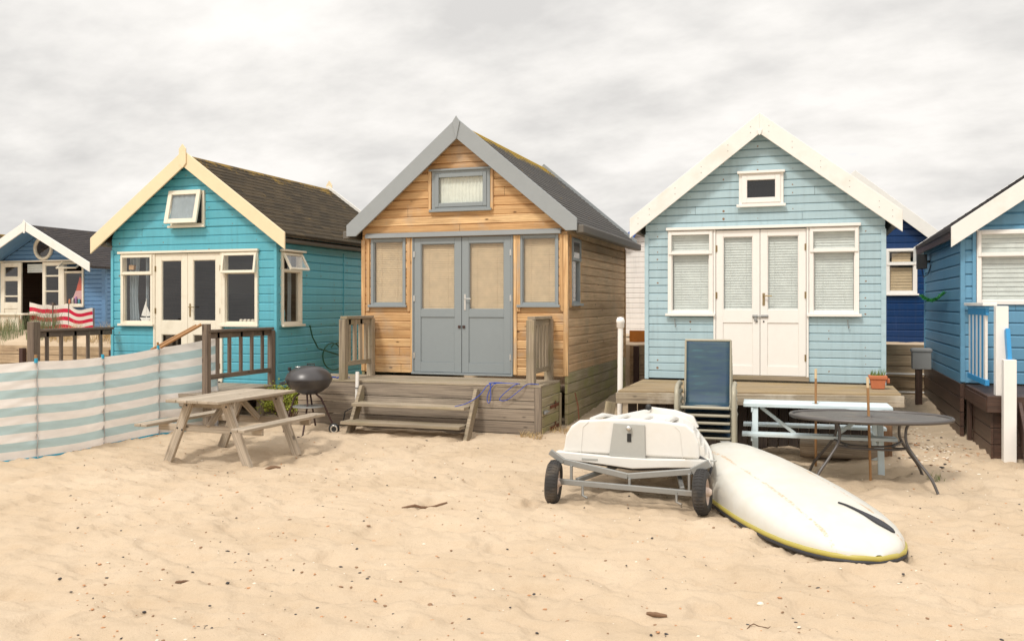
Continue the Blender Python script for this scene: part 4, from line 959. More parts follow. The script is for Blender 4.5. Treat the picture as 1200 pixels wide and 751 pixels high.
# ============================================================ HUT 0: slate blue far left
def hut0():
    x0, x1, yf, yb = -19.75, -16.12, 17.0, 21.5; xc = -17.93; ze, za = .515, 3.76
    h = thing('beach_hut', (xc, yf, 1.0), 'slate-blue beach hut at far left with round gable window and one glazed door folded open', 'beach hut', 'wooden beach huts in a row')
    F = front(yf)
    op = [(-19.42, -17.45, .95, 2.96), (-17.42, -16.77, 1.86, 2.96)]
    b = clad(F, gable_xr(x0, x1, ze, za), .95, za, .105, op)
    b.build('front_wall', 'blue0', h)
    clad(rside(x1), lambda z: (yf, yb), .95, 2.9, .105).build('side_wall', 'blue0', h)
    clad(lside(x0), lambda z: (-yb, -yf), .95, 2.9, .105).build('side_wall', 'blue0', h)
    clad(Matrix.Translation((2*xc, yb, 0)) @ Matrix.Rotation(R(180), 4, 'Z'), gable_xr(x0, x1, ze, za), .95, za, .105).build('back_wall', 'blue0', h)
    b = MB(); b.box(x1-.1, x1+.014, yf-.018, yf+.05, .96, 2.82); build_each(b, 'corner_trim', 'blue0', h, .003)
    shell(h, x0+.08, x1-.08, yf+.12, yb-.1, 1.0, 2.9, 'interior')
    sl = .515
    gableroof(h, xc, 2.0, yf-.62, yb+.15, 3.83, sl, 'feltdark', .115); soffit(h, xc, 1.95, yf-.635, yf-.02, 3.775, sl, 'blue0')
    for s in (-1, 1): barge(h, xc, 3.90, .22, xc+s*1.97, 3.90-sl*1.97, yf-.64, 'whitetrim', .03)
    b = MB(front(yf-.672)); b.prism([(xc, 3.95), (xc+.05, 3.88), (xc+.03, 3.62), (xc-.03, 3.62), (xc-.05, 3.88)], -.015, 0); b.build('finial', 'whitetrim', h, .004)
    # round gable window
    cx, cz = -18.05+.02, 3.30
    b = MB(F); b.lathe([(.22, .0), (.22, -.04), (.245, -.055), (.285, -.055), (.30, -.035), (.30, 0)], (cx, -.001, cz), 32, 'y'); wr = b.build('round_window', 'cream', h)
    b = MB(F); b.lathe([(0, -.012), (.222, -.012)], (cx, 0, cz), 32, 'y'); b.build('pane', 'glassd', wr)
    b = MB(F); b.lathe([(0, -.004), (.222, -.004)], (cx, 0, cz), 32, 'y'); b.build('backing', 'interior', wr)
    # frame and doors
    b = MB(F); b.box(-19.45, -16.74, -.06, -.002, 2.962, 3.0, 0); b.box(-19.42, -19.36, -.03, .06, .98, 2.96); b.box(-17.46, -17.42, -.03, .06, .98, 2.96); b.build('door_frame', 'cream', h, .003)
    bars = (2.32,)
    leaf(h, F, -19.32, -18.66, 1.0, 2.95, 'cream', .11, [(1.95, 2.10), (2.12, 2.50), (2.60, 2.85)], [(1.1, 1.8)], 'glass', -.10)
    leaf(h, F, -18.07, -17.47, 1.0, 2.95, 'cream', .09, [(1.80, 2.22), (2.24, 2.60), (2.62, 2.87)], [(1.1, 1.7)], 'glass', -.012)
    w = window(h, F, -17.42, -16.77, 1.86, 2.95, 'cream', .05, zt=2.70, ventopen=R(55))
    # rolled blind in the doorway, ornaments in the window
    b = MB(F)
    for k in range(4): b.box(-18.63, -18.09, .05, .09+.01*(k % 2), 2.70+k*.055, 2.75+k*.055)
    b.build('rolled_blind', 'blindw', h, .01)
    b = MB(F)
    b.cur = 0; b.prism([(-17.10, 2.24), (-16.90, 2.26), (-16.92, 2.46), (-16.98, 2.60)], .08, .09); b.cur = 1; b.prism([(-17.20, 2.06), (-16.94, 2.02), (-16.90, 2.25), (-17.11, 2.24)], .08, .09); b.build('sail_ornament', ['redsail', 'pinksail'], w)
    for k, mt in enumerate(('orange', 'peb_w', 'purplep', 'tealp', 'orange')):
        b = MB(F); b.lathe([(.0, 0), (.028, 0), (.028, .10+.03*(k % 3)), (.015, .14+.03*(k % 3)), (0, .14+.03*(k % 3))], (-17.28+k*.1, .06, 1.90), 10); b.build('bottle', mt, w)
    return h
H0 = hut0()

# ============================================================ huts behind
def backhut(x0, x1, yf, zb, ze, _za, bh, wallm, sl, bargem, label, ridge, over, scallop=False, win=None, t=.3):
    xc = (x0+x1)/2; yb = yf+4; za = ridge-.13; h = thing('beach_hut', (xc, yf, 1.1), label, 'beach hut', 'beach huts behind the row')
    F = front(yf)
    clad(F, gable_xr(x0, x1, sl, za), zb, za, bh, [win] if win else ()).build('front_wall', wallm, h)
    for fr, a, c in ((rside(x1), yf, yb), (lside(x0), -yb, -yf)): clad(fr, lambda z: (a, c), zb, ze+.05, bh).build('side_wall', wallm, h)
    clad(Matrix.Translation((2*xc, yb, 0)) @ Matrix.Rotation(R(180), 4, 'Z'), gable_xr(x0, x1, sl, za), zb, za, bh).build('back_wall', wallm, h)
    hw = (x1-x0)/2+over
    gableroof(h, xc, hw-.02, yf-.14, yb+.15, ridge-.06, sl, 'feltdark', .14)
    for s in (-1, 1):
        if scallop:
            P = [(xc, ridge), (xc+s*hw, ridge-sl*hw)]
            n = 10
            for k in range(n*6+1):
                tt = 1-k/(n*6.); P.append((xc+s*hw*tt, ridge-sl*hw*tt-t+.07*abs(math.sin(k/6.*math.pi))))
            b = MB(front(yf-.17)); b.prism(P, -.03, 0); b.build('bargeboard', bargem, h)
        else: barge(h, xc, ridge, t, xc+s*hw, ridge-sl*hw, yf-.16, bargem, .03)
    if win:
        shell(h, x0+.08, x1-.08, yf+.12, yb-.1, zb, ze, 'pineint')
        w = window(h, F, win[0], win[1], win[2], win[3], 'white', .07, zt=2.76)
        blind(F, win[0]+.09, win[1]-.09, win[2]+.09, 2.68, .07, 'blindbeige', w, .05, False); blind(F, win[0]+.12, win[1]-.12, 2.80, 2.98, .07, 'blindbeige', w, .05, False)
    return h
backhut(-.85, 2.62, 20.0, 1.10, 3.30, 4.45, .14, 'navy', .83, 'whitetrim', 'navy blue hut with small white window, behind in the gap beside the right-hand hut', 4.72, .16, False, (1.49, 2.09, 2.11, 3.07), .30)
backhut(-4.28, -1.05, 20.6, 1.22, 3.35, 4.35, .12, 'whitewood', .75, 'bluescallop', 'white boarded hut with scalloped royal blue bargeboards, glimpsed behind between pine and pale huts', 4.62, .18, True, None, .24)
def farroof():
    h = thing('beach_hut', (-24.4, 21, 1.0), 'green-brown hut roof barely showing at the left edge beyond the slate-blue hut', 'beach hut', 'beach huts behind the row')
    clad(rside(-22.9), lambda z: (21, 25), .95, 2.95, .12).build('side_wall', 'darktimber', h)
    clad(front(21), gable_xr(-26.2, -22.9, .66, 4.07), .95, 4.07, .12).build('front_wall', 'blue0', h)
    gableroof(h, -24.55, 1.85, 20.85, 25.2, 4.15, .66, 'felt', .13)
farroof()

# ============================================================ retaining walls and posts behind
def retaining(x0, x1, y, zt, zb, label, posts=(), name='retaining_wall', tilt=0.):
    o = thing(name, ((x0+x1)/2, y, zb), label, 'retaining wall')
    b = MB(front(y)); z = zt
    while z > zb:
        x = x0
        while x < x1-.01:
            e = min(x+2.4, x1); b.box(x, e-.004, random.uniform(0, .006), .045, z-.19, z-.006, 0); x = e
        z -= .196
    b.build('planks', 'retain', o, .005)
    for p in posts:
        b = MB(front(y)); b.box(p-.05, p+.05, -.10, -.004, zb-.1, zt-.02 if y > 15 else zt-.06); b.build('post', 'brownsteel', o, .003)
    return o
retaining(-27, -11.62, 14.58, 1.03, .0, 'timber plank retaining wall holding dune sand left of the turquoise hut', (-16.0, -13.6, -18.4))
retaining(-3.34, -2.10, 17.0, 1.12, .2, 'short timber retaining wall in the narrow gap right of the pine hut', (-3.2,))
r_ = retaining(.90, 2.0, 17.0, 1.20, .2, 'timber retaining wall with white pipes in the gap right of the pale blue hut', ())
for z in (.68, .36):
    b = MB(); b.tube([(.9, 16.93, z), (1.95, 16.93, z)], .018, 8); b.build('pipe', 'white', r_)
b = MB(); b.box(-3.6, -2.2, 18.3, 18.34, 1.0, 1.36, 0); o = b.build('rusty_board', 'rustboard', loc=(-2.9, 18.3, 1.0)); tag(o, 'rusty orange board low in the gap under the white hut behind', 'board')
mtr = thing('meter_box', (1.66, 15.6, .2), 'grey meter box on a brown post beside the plinth of the right-hand hut', 'meter box')
b = MB(); b.box(1.55, 1.83, 15.5, 15.68, .86, 1.20); b.box(1.535, 1.845, 15.485, 15.695, 1.14, 1.19); b.build('box', 'greybox', mtr, .008)
b = MB(); b.box(1.60, 1.70, 15.52, 15.62, .1, .858); b.build('post', 'brown', mtr, .004)
b = MB(); b.beam((1.70, 15.55, .12), (1.86, 15.45, .22), .06, .08); b.build('foot', 'brown', mtr, .004)

# ============================================================ windbreak (pale stripes)
def polyline(P, t):
    L = [math.dist(P[i], P[i+1]) for i in range(len(P)-1)]; T = t*sum(L)
    for i, l in enumerate(L):
        if T <= l or i == len(L)-1:
            k = T/l; return tuple(P[i][j]+(P[i+1][j]-P[i][j])*k for j in range(len(P[i])))
        T -= l
WB = [(-10.6, 6.1, -.02, 1.16), (-9.75, 7.35, -.01, 1.17), (-9.08, 8.45, .01, 1.20), (-8.97, 9.42, .02, 1.20), (-8.80, 10.28, .06, 1.285), (-8.33, 10.98, .10, 1.42)]
wb = thing('windbreak', (-9.08, 8.45, 0), 'long pale canvas windbreak with faded blue-green stripes standing on the sand at left', 'windbreak')
def wbf(u, v):
    x, y, a, c = polyline(WB, u); L = [math.dist(WB[i][:2], WB[i+1][:2]) for i in range(5)]; T = u*sum(L)
    k = 0
    while k < 4 and T > L[k]: T -= L[k]; k += 1
    s = T/L[k]
    sag = .014*math.sin(math.pi*s)*v
    bag = .05*math.sin(math.pi*s)*math.sin(math.pi*min(1, v*1.05))+.03*math.sin(math.pi*s)*(1-v)
    rip = .014*math.sin(v*19+k*2+s*3)*(1-.7*v)*math.sin(math.pi*s)+.010*math.sin(v*34+s*9+k)*abs(math.cos(math.pi*s))**3+.006*math.sin(v*61+s*21*(1 if s < .5 else -1)+k)*abs(math.cos(math.pi*s))**2
    dx, dy = WB[k+1][0]-WB[k][0], WB[k+1][1]-WB[k][1]; n = math.hypot(dx, dy)
    nx_, ny_ = dy/n, -dx/n
    lo = a+.012*math.sin(math.pi*s)*math.sin(k*2.3+1)
    o = bag+rip
    return (x+nx_*o, y+ny_*o, lo+(c-sag-lo)*v)
b = MB(); b.grid(wbf, 150, 60, uvf=lambda u, v: (u*6.2, v)); b.build('canvas', 'fabric', wb)
b = MB(); b.grid(lambda u, v: tuple(np.array(wbf(u, .0))+np.array((.004, -.004, -.012+.022*v))), 150, 1); b.build('hem', 'tealtrim', wb)
for k, (x, y, a, c) in enumerate(WB):
    top = c+(.08 if k in (2, 4) else .03)
    if k == 5: top = c+.03
    b = MB(); b.tube([(x-.026, y+.012, a-.1), (x-.026, y+.012, top)], .016, 8); b.build('pole', 'stake' if k else 'deck', wb)
    uk = sum(math.dist(WB[i][:2], WB[i+1][:2]) for i in range(k))/sum(math.dist(WB[i][:2], WB[i+1][:2]) for i in range(5))
    b = MB(); b.tube([tuple(np.array(wbf(min(max(uk, 0.), .9999), j/24))+np.array((.003+.003*(j % 2), -.002, 0))) for j in range(25)], .007, 6); b.build('seam', 'seam', wb)
    b = MB(); b.tube([(x-.004, y-.004, c-.02), (x-.004, y-.004, c+.035)], .02, 8); b.build('strap', 'tealtrim', wb)
for (x, y, z, hgt) in ((-11.7+.3, 10.75, .3, 1.02), (-9.9, 9.9, 0, 1.36)):
    pass

# ============================================================ red striped windbreak, people, table, chair (far left)
RW = [(-17.35, 15.95, 1.22, 1.95), (-16.62, 15.9, 1.24, 1.93), (-16.2, 15.95, 1.24, 1.90), (-15.62, 16.1, 1.24, 1.80)]
rw = thing('windbreak', (-16.5, 15.9, 1.2), 'small red and white striped windbreak in front of the slate-blue hut', 'windbreak')
def rwf(u, v):
    x, y, a, c = polyline(RW, u); return (x, y-.05*math.sin(u*9)*v, a+(c-.05*abs(math.sin(u*9.4))-a)*v+.03*math.sin(u*14))
b = MB(); b.grid(rwf, 60, 20); b.build('canvas', 'redstripe', rw)
for p in RW:
    b = MB(); b.tube([(p[0], p[1]+.02, p[2]-.2), (p[0], p[1]+.02, p[3]+.02)], .015, 8); b.build('pole', 'railbrown', rw)
tb = thing('side_table', (-17.8, 15.6, 1.3), 'white painted table with solid ends on the dune at far left', 'table')
b = MB(); b.box(-19.2, -17.05, 15.5, 16.1, 1.66, 1.70); b.build('table_top', 'cream', tb, .006)
b = MB(); b.box(-19.0, -17.25, 15.56, 15.60, 1.56, 1.658); b.build('apron', 'cream', tb, .003)
for xa, xb in ((-18.05, -17.62), (-17.36, -17.26), (-18.95, -18.6)):
    b = MB(); b.box(xa, xb, 15.56, 15.60 if xa != -17.36 else 15.66, 1.05, 1.559); b.build('leg', 'cream', tb, .003)
dc = thing('folding_chair', (-18.45, 15.2, 1.2), 'folding chair with crimson cloth back, cut by the left edge', 'chair')
b = MB(); b.grid(lambda u, v: (-18.62+.52*u, 15.2+.03*math.sin(3.14*u), 1.62+.28*v), 6, 3); b.build('backrest', 'redcloth', dc)
b = MB(); b.grid(lambda u, v: (-18.62+.52*u, 14.78+.42*v, 1.50-.03*math.sin(3.14*u)), 6, 3); b.build('seat', 'redcloth', dc)
for x in (-18.63, -18.09):
    b = MB(); b.tube([(x, 15.22, 1.22), (x, 15.2, 1.95)], .014, 6); b.tube([(x, 14.78, 1.22), (x, 15.2, 1.52)], .012, 6); b.tube([(x, 15.2, 1.22), (x, 14.78, 1.52)], .012, 6); b.tube([(x, 14.75, 1.70), (x, 15.22, 1.70)], .016, 6); b.build('side_frame', 'black', dc)

def skinbody(name, verts, edges, radii, mat, parent, sub=2, root=0):
    me = bpy.data.meshes.new(name); me.from_pydata([Vector(v) for v in verts], edges, []); o = bpy.data.objects.new(name, me); COL.objects.link(o); o.parent = parent
    o.modifiers.new('skin', 'SKIN'); me.materials.append(M[mat])
    for i, r in enumerate(radii): me.skin_vertices[0].data[i].radius = (r, r) if not isinstance(r, tuple) else r
    me.skin_vertices[0].data[root].use_root = True
    s = o.modifiers.new('sub', 'SUBSURF'); s.levels = s.render_levels = sub
    for p in me.polygons: p.use_smooth = True
    return o
pp = thing('person', (-17.2, 16.45, 1.08), 'person with dark hair sitting low behind the red striped windbreak', 'person', rz=R(20))
V = [(0, 0, .12), (0, .02, .32), (0, .02, .50), (0, .0, .585), (0, -.01, .66), (0, -.02, .74),     # pelvis to head
     (.17, .01, .50), (.22, -.05, .30), (.17, -.22, .24), (-.17, .01, .50), (-.22, -.05, .30), (-.17, -.22, .24),
     (.09, -.05, .10), (.12, -.38, .30), (.11, -.45, .03), (.11, -.56, .02), (-.09, -.05, .10), (-.12, -.38, .30), (-.11, -.45, .03), (-.11, -.56, .02)]
E_ = [(0, 1), (1, 2), (2, 3), (3, 4), (4, 5), (2, 6), (6, 7), (7, 8), (2, 9), (9, 10), (10, 11), (0, 12), (12, 13), (13, 14), (14, 15), (0, 16), (16, 17), (17, 18), (18, 19)]
RA = [.13, .12, .13, .055, .085, .09, .055, .042, .035, .055, .042, .035, .08, .06, .04, .035, .08, .06, .04, .035]
skinbody('body', V, E_, RA, 'skin', pp)
b = LMB(); b.lathe([(.0, .145), (.06, .135), (.098, .09), (.112, .03), (.108, -.03), (.09, -.08)], (0, .015, .72), 20); b.build('hair', 'hair', pp)
b = LMB(); b.lathe([(.10, .56), (.155, .52), (.165, .40), (.15, .2), (.155, .08)], (0, .01, 0), 20, sx=1.2, sy=.85); b.build('shirt', 'shirt', pp)

# ============================================================ picnic table (brown)
def picnic():
    # local x across (bench to bench), local y along the boards
    t = thing('picnic_table', (-6.82, 9.30, .03), 'weathered wooden A-frame picnic table with two attached benches standing on the sand', 'picnic table', rz=R(-2))
    HY = .70
    b = LMB(); n = 5; w = .148
    for k in range(n):
        x = (k-(n-1)/2)*(w+.008); b.box(x-w/2, x+w/2, -HY-.05+random.uniform(-.008, .008), HY+.06+random.uniform(-.008, .008), .715, .75, 1)
    b.build('table_top', 'picnic', t, .004)
    for s in (-1, 1):
        b = LMB()
        for q in (0, 1):
            x = s*(.70+.098*(2*q-1)*.5); b.box(x-.045, x+.045, -HY-.12, HY+.14, .42, .455, 1)
        b.build('bench', 'picnic', t, .004)
    for y in (-HY+.22, HY-.2):
        for s in (-1, 1):
            b = LMB(); b.beam((s*.60, y, -.06), (s*.26, y, .714), .115, .045, up=(0, 1, 0)); b.build('leg', 'picnic', t, .004)
        b = LMB(); b.box(-.76, .76, y+.024, y+.066, .335, .42, 0); b.box(-.34, .34, y+.024, y+.066, .63, .714, 0); b.build('cross_bearer', 'picnic', t, .004)
        b = LMB()
        for x, z in ((-.43, .38), (-.36, .36), (.43, .38), (.36, .36), (-.29, .66), (.29, .66)): b.lathe([(0, -.008), (.011, -.006), (.012, 0)], (x, y-.023, z), 8, 'y')
        b.build('bolts', 'black', t)
    b = LMB(); b.beam((0, -HY+.24, .40), (0, -.12, .70), .045, .07); b.beam((0, HY-.2, .40), (0, .12, .70), .045, .07); b.build('brace', 'picnic', t, .004)
    return t
picnic()

# ============================================================ kettle barbecue
def bbq():
    cx, cy, g = -6.75, 10.93, .06
    K_ = .90
    t = thing('kettle_barbecue', (cx, cy, g), 'dark enamel kettle barbecue on three legs beside the picnic table', 'barbecue')
    b = MB(); b.lathe([(0, .585), (.10, .590), (.20, .625), (.29, .69), (.34, .765), (.345, .80), (.345, .808)], (cx, cy, g), 36); b.build('bowl', 'enamel', t)
    b = MB(); b.lathe([(.352, .798), (.356, .812), (.35, .83), (.325, .885), (.27, .94), (.18, .985), (.08, 1.005), (0, 1.008)], (cx, cy, g), 36); lid = b.build('lid', 'enamel', t)
    b = MB(); b.lathe([(.05, .0), (.052, .006), (.04, .01), (0, .012)], (cx-.12, cy-.1, g+.988), 14); b.build('vent', 'chrome', lid)
    b = MB(); b.tube([(cx-.04, cy+.03, g+.995), (cx-.05, cy+.03, g+1.025), (cx+.08, cy+.03, g+1.03), (cx+.08, cy+.03, g+.99)], .01, 8); b.build('handle', 'black', lid)
    b = MB(); b.box(cx-.27, cx-.235, cy-.16, cy-.12, g+.93, g+.985); b.build('hook', 'black', lid, .006)
    b = MB()
    b.tube([(cx-.30, cy-.18, g+.77), (cx-.36, cy-.22, g+.755), (cx-.26, cy-.32, g+.755), (cx-.2, cy-.28, g+.77)], .014, 8); b.build('handle', 'black', t)
    L = [((cx-.13, cy-.05, g+.60), (cx-.19, cy-.1, g+.54), (cx-.36, cy-.15, g-.0)), ((cx+.0, cy-.05, g+.59), (cx+.04, cy-.1, g+.45), (cx+.08, cy-.30, g+.02)), ((cx+.12, cy+.0, g+.60), (cx+.19, cy+.04, g+.53), (cx+.36, cy+.14, g+.10)), ((cx-.04, cy+.1, g+.6), (cx-.04, cy+.13, g+.5), (cx-.03, cy+.24, g+.10))]
    for k, p in enumerate(L):
        P = list(p)
        if k == 1: P += [(P[-1][0]-.01, P[-1][1]-.04, g-.0), (P[-1][0]-.05, P[-1][1]-.07, g+.01)]
        b = MB(); b.tube(P, .014, 8); b.build('leg', 'brownsteel', t)
    b = MB(); b.lathe([(0, 0), (.24, 0), (.245, .01), (.24, .02), (0, .02)], (cx, cy, g+.40), 26); b.build('ash_shelf', 'steel', t)
    wx, wy = cx+.38, cy+.10
    w = MB(Matrix.Translation((wx, wy, g+.085)) @ Matrix.Rotation(R(-70), 4, 'Z')); w.lathe([(.0, -.02), (.05, -.02), (.075, -.024), (.085, 0), (.075, .024), (.05, .02), (0, .02)], (0, 0, 0), 22, 'x'); wh = w.build('wheel', 'black', t)
    w = MB(Matrix.Translation((wx, wy, g+.085)) @ Matrix.Rotation(R(-70), 4, 'Z')); w.lathe([(.038, .0245), (.052, .0265), (.06, .0245), (.052, .022)], (0, 0, 0), 22, 'x'); w.build('hub_ring', 'chrome', wh)
    w = MB(); w.tube([(wx-.0, wy, g+.085), (wx-.1, wy+.32, g+.085)], .008, 6); w.build('axle', 'brownsteel', t)
    t.scale = (.93, .93, .97)
bbq()

# ============================================================ dinghy upside down on trolley
def dinghy():
    yt, yb = 8.46, 9.95; xc = -1.62
    t = thing('dinghy', (xc, yt, .3), 'white clinker-sided dinghy lying upside down on a launching trolley, transom facing out', 'boat')
    ST = 22
    def gw(s): return .715*(1-.16*s-.35*s**2.2)                  # gunwale half width
    def hh(s): return .385*(1-.42*s-.30*max(0, s-.5)**1.5)              # height above gunwale
    def gzb(s): return .395+.05*s+.1*s*s
    # half section at the transom: steps of four planks
    sec = [(1., 0.), (.985, .095), (.94, .10), (.93, .20), (.885, .206), (.87, .30), (.83, .312), (.78, .385), (.62, .425), (.45, .42), (.25, .44), (.0, .465)]
    def pt(s, k, sg):
        f, z = sec[k]; bow = max(0, s-.3)/.7
        f2 = f*(1-.25*bow*(z/.465)); zz = z/.465*hh(s)
        return (xc+sg*gw(s)*f2, yt+(yb-yt)*s, gzb(s)+zz)
    b = MB(); n = len(sec)
    rows = []
    for i in range(ST+1):
        s = i/ST; rows.append([pt(s, k, -1) for k in range(n)]+[pt(s, k, 1) for k in range(n-2, -1, -1)])
    m = len(rows[0]); P = [p for r in rows for p in r]; Fc = []
    for i in range(ST):
        for k in range(m-1): Fc.append((i*m+k, i*m+k+1, (i+1)*m+k+1, (i+1)*m+k))
    b.add(P, Fc)
    b.add(rows[0], [tuple(range(m-1, -1, -1))]); b.add(rows[-1], [tuple(range(m))])
    b.build('hull', 'hull', t, .008, segs=2)
    # domed transom moulding
    b = MB(front(yt)); 
    outl = [(-.70, .02), (-.675, .22), (-.62, .33), (-.54, .40), (-.3, .425), (.0, .445), (.3, .43), (.50, .405), (.58, .33), (.62, .2), (.63, .02)]
    b.prism([(xc+x, .43+z*.83) for x, z in outl], -.035, .02); b.build('transom', 'hull', t, .022, segs=3)
    # gunwale lip and slightly drooping stern flange
    b = MB(front(yt-.075)); b.prism([(xc-.765, .455), (xc-.2, .432), (xc+.15, .428), (xc+.735, .452), (xc+.735, .375), (xc+.30, .352), (xc, .325), (xc-.30, .35), (xc-.765, .385)], 0, .10); b.build('stern_rim', 'hull', t, .010, segs=2)
    b = MB(front(yt-.037)); b.tube([(xc-.52, 0, .45), (xc-.50, 0, .70), (xc-.44, -.001, .755)], .004, 6); b.tube([(xc+.47, 0, .45), (xc+.45, 0, .70), (xc+.40, -.001, .745)], .004, 6); b.build('moulding_seam', 'hull', t)
    b = MB(); b.tube([(xc+.60, yt+.02, .47), (xc+.70, yt-.06, .44), (xc+.745, yt-.09, .38), (xc+.72, yt-.07, .30), (xc+.66, yt+.0, .27)], .014, 8); b.build('strap', 'darkrub', t)
    b = MB(front(yt-.01)); b.prism([(xc-.70, .37), (xc+.68, .37), (xc+.66, .355), (xc+.05, .30), (xc-.05, .30), (xc-.66, .355)], 0, .5); b.build('underside_shade', 'darkrub', t, .006)  # added dark block standing in for the shadow inside the upturned hull
    for sg in (-1, 1):
        b = MB(); b.tube([(xc+sg*(gw(s)+.012), yt+(yb-yt)*s, gzb(s)-.005) for s in [i/14 for i in range(15)]], .026, 8); b.build('gunwale', 'hull', t)
    # rounded bumps along the keel-side edge, keel strip and end plate
    for k, (x, w_) in enumerate(((-.42, .10), (-.2, .11), (.05, .12), (.31, .11))):
        b = MB(); b.tube([(xc+x, yt+.04, .775), (xc+x, yt+.5, .755), (xc+x*.9, yt+1.0, .68)], [.03, .04, .03], 10, flat=.6); b.build('hull_runner', 'hull', t)
    b = MB(); b.prism([(-.0, .0), (.0, .075), (.35, .05), (.55, 0)], 0, .05); 
    b = MB(); b.prism([(xc-.02, .60), (xc-.02, .80), (xc+.25, .775), (xc+.44, .72), (xc+.5, .6)], 9.45, 9.52); b.build('skeg', 'hull', t, .01)
    b = MB(); b.lathe([(0, -.02), (.03, -.02), (.034, 0), (.03, .02), (0, .02)], (xc-.03, 9.44, .80), 12, 'y'); b.build('fitting', 'black', t)
    # rudder plate with slot and pintle
    b = MB(front(yt-.04)); b.prism([(xc-.235, .435), (xc-.19, .755), (xc+.115, .75), (xc+.12, .425)], -.016, 0); pl = b.build('rudder_plate', 'plate', t, .004)
    b = MB(front(yt-.058)); b.box(xc-.055, xc-.015, -.004, .001, .58, .66); b.build('slot', 'black', pl)
    b = MB(front(yt-.058)); b.lathe([(0, -.05), (.022, -.05), (.024, -.04), (.024, 0)], (xc-.035, 0, .715), 12, 'y'); b.build('pintle', 'chrome', pl)
    b = MB(front(yt-.06)); b.box(xc+.50, xc+.79, -.012, 0, .435, .452); b.build('chafe_strip', 'plate', t, .003, )
    b = MB(front(yt-.075)); b.box(xc-.50, xc-.34, -.006, 0, .385, .405); b.build('name_tag', 'plate', t, .002)
dinghy()
def trolley():
    g = 0.0
    t = thing('boat_trolley', (-1.62, 8.12, g), 'galvanised launching trolley with two rubber wheels under the white dinghy', 'boat trolley')
    for x, lean in ((-2.33, 7), (-.93, -4)):
        T = Matrix.Translation((x, 8.12, g+.205)) @ Matrix.Rotation(R(lean), 4, 'Z') @ Matrix.Rotation(R(3 if x < -2 else -3), 4, 'Y')
        b = MB(T); b.lathe([(.125, -.055), (.17, -.062), (.195, -.045), (.205, -.02), (.207, 0), (.205, .02), (.195, .045), (.17, .062), (.125, .055), (.12, 0), (.125, -.055)], (0, 0, 0), 40, 'x')
        for k in range(40):
            a = 2*math.pi*k/40; c_, s_ = math.cos(a), math.sin(a)
            for q in (-1, 1):
                Tm = Matrix.Rotation(a, 4, 'X'); p = [Tm @ Vector(v) for v in ((q*.005, .2035, -.007), (q*.042, .194, -.007), (q*.042, .194, .007), (q*.005, .2035, .007), (q*.005, .212, -.005), (q*.04, .204, -.005), (q*.04, .204, .005), (q*.005, .212, .005))]
                b.add([tuple(v) for v in p], [(4, 5, 6, 7), (0, 1, 5, 4), (1, 2, 6, 5), (2, 3, 7, 6), (3, 0, 4, 7)])
        w = b.build('wheel', 'rubber', t)
        b = MB(T); b.lathe([(.13, -.045), (.12, -.04), (.11, -.02), (.045, -.012), (.04, -.05), (0, -.05)], (0, 0, 0), 30, 'x'); b.lathe([(.13, .045), (.12, .04), (.11, .02), (.045, .012), (.04, .06), (.022, .085), (0, .085)], (0, 0, 0), 30, 'x'); b.build('rim', 'rimpaint', w)
    b = MB(); b.beam((-2.27, 8.12, g+.215), (-.99, 8.12, g+.185), .045, .05); b.build('axle', 'steel', t, .004)
    b = MB()
    b.beam((-2.24, 8.17, .40), (-1.62, 8.17, .295), .04, .055, up=(0, 0, 1)); b.beam((-1.62, 8.17, .295), (-1.03, 8.17, .375), .04, .055); b.beam((-2.24, 8.17, .395), (-2.38, 8.17, .485), .04, .055); b.beam((-1.03, 8.17, .372), (-.87, 8.17, .46), .05, .07)
    b.build('cradle', 'steel', t, .005)
    for x, z0, z1 in ((-2.16, .21, .37), (-1.60, .20, .28), (-1.05, .19, .36)):
        b = MB(); b.beam((x, 8.14, z0), (x, 8.14, z1), .022, .03); b.build('strut', 'steel', t, .003)
    b = MB(); b.beam((-2.12, 8.20, .22), (-1.50, 10.1, .28), .04, .04); b.beam((-1.12, 8.20, .2), (-1.50, 10.1, .28), .04, .04); b.beam((-1.50, 10.05, .28), (-1.45, 10.6, .26), .045, .045); b.build('drawbar', 'steel', t, .004)
    for x in (-2.04, -1.16):
        b = MB(); b.tube([(x, 8.10, .19), (x, 8.10, .10), (x+.05, 8.08, .085)], .013, 6); b.build('hook', 'steel', t)
trolley()

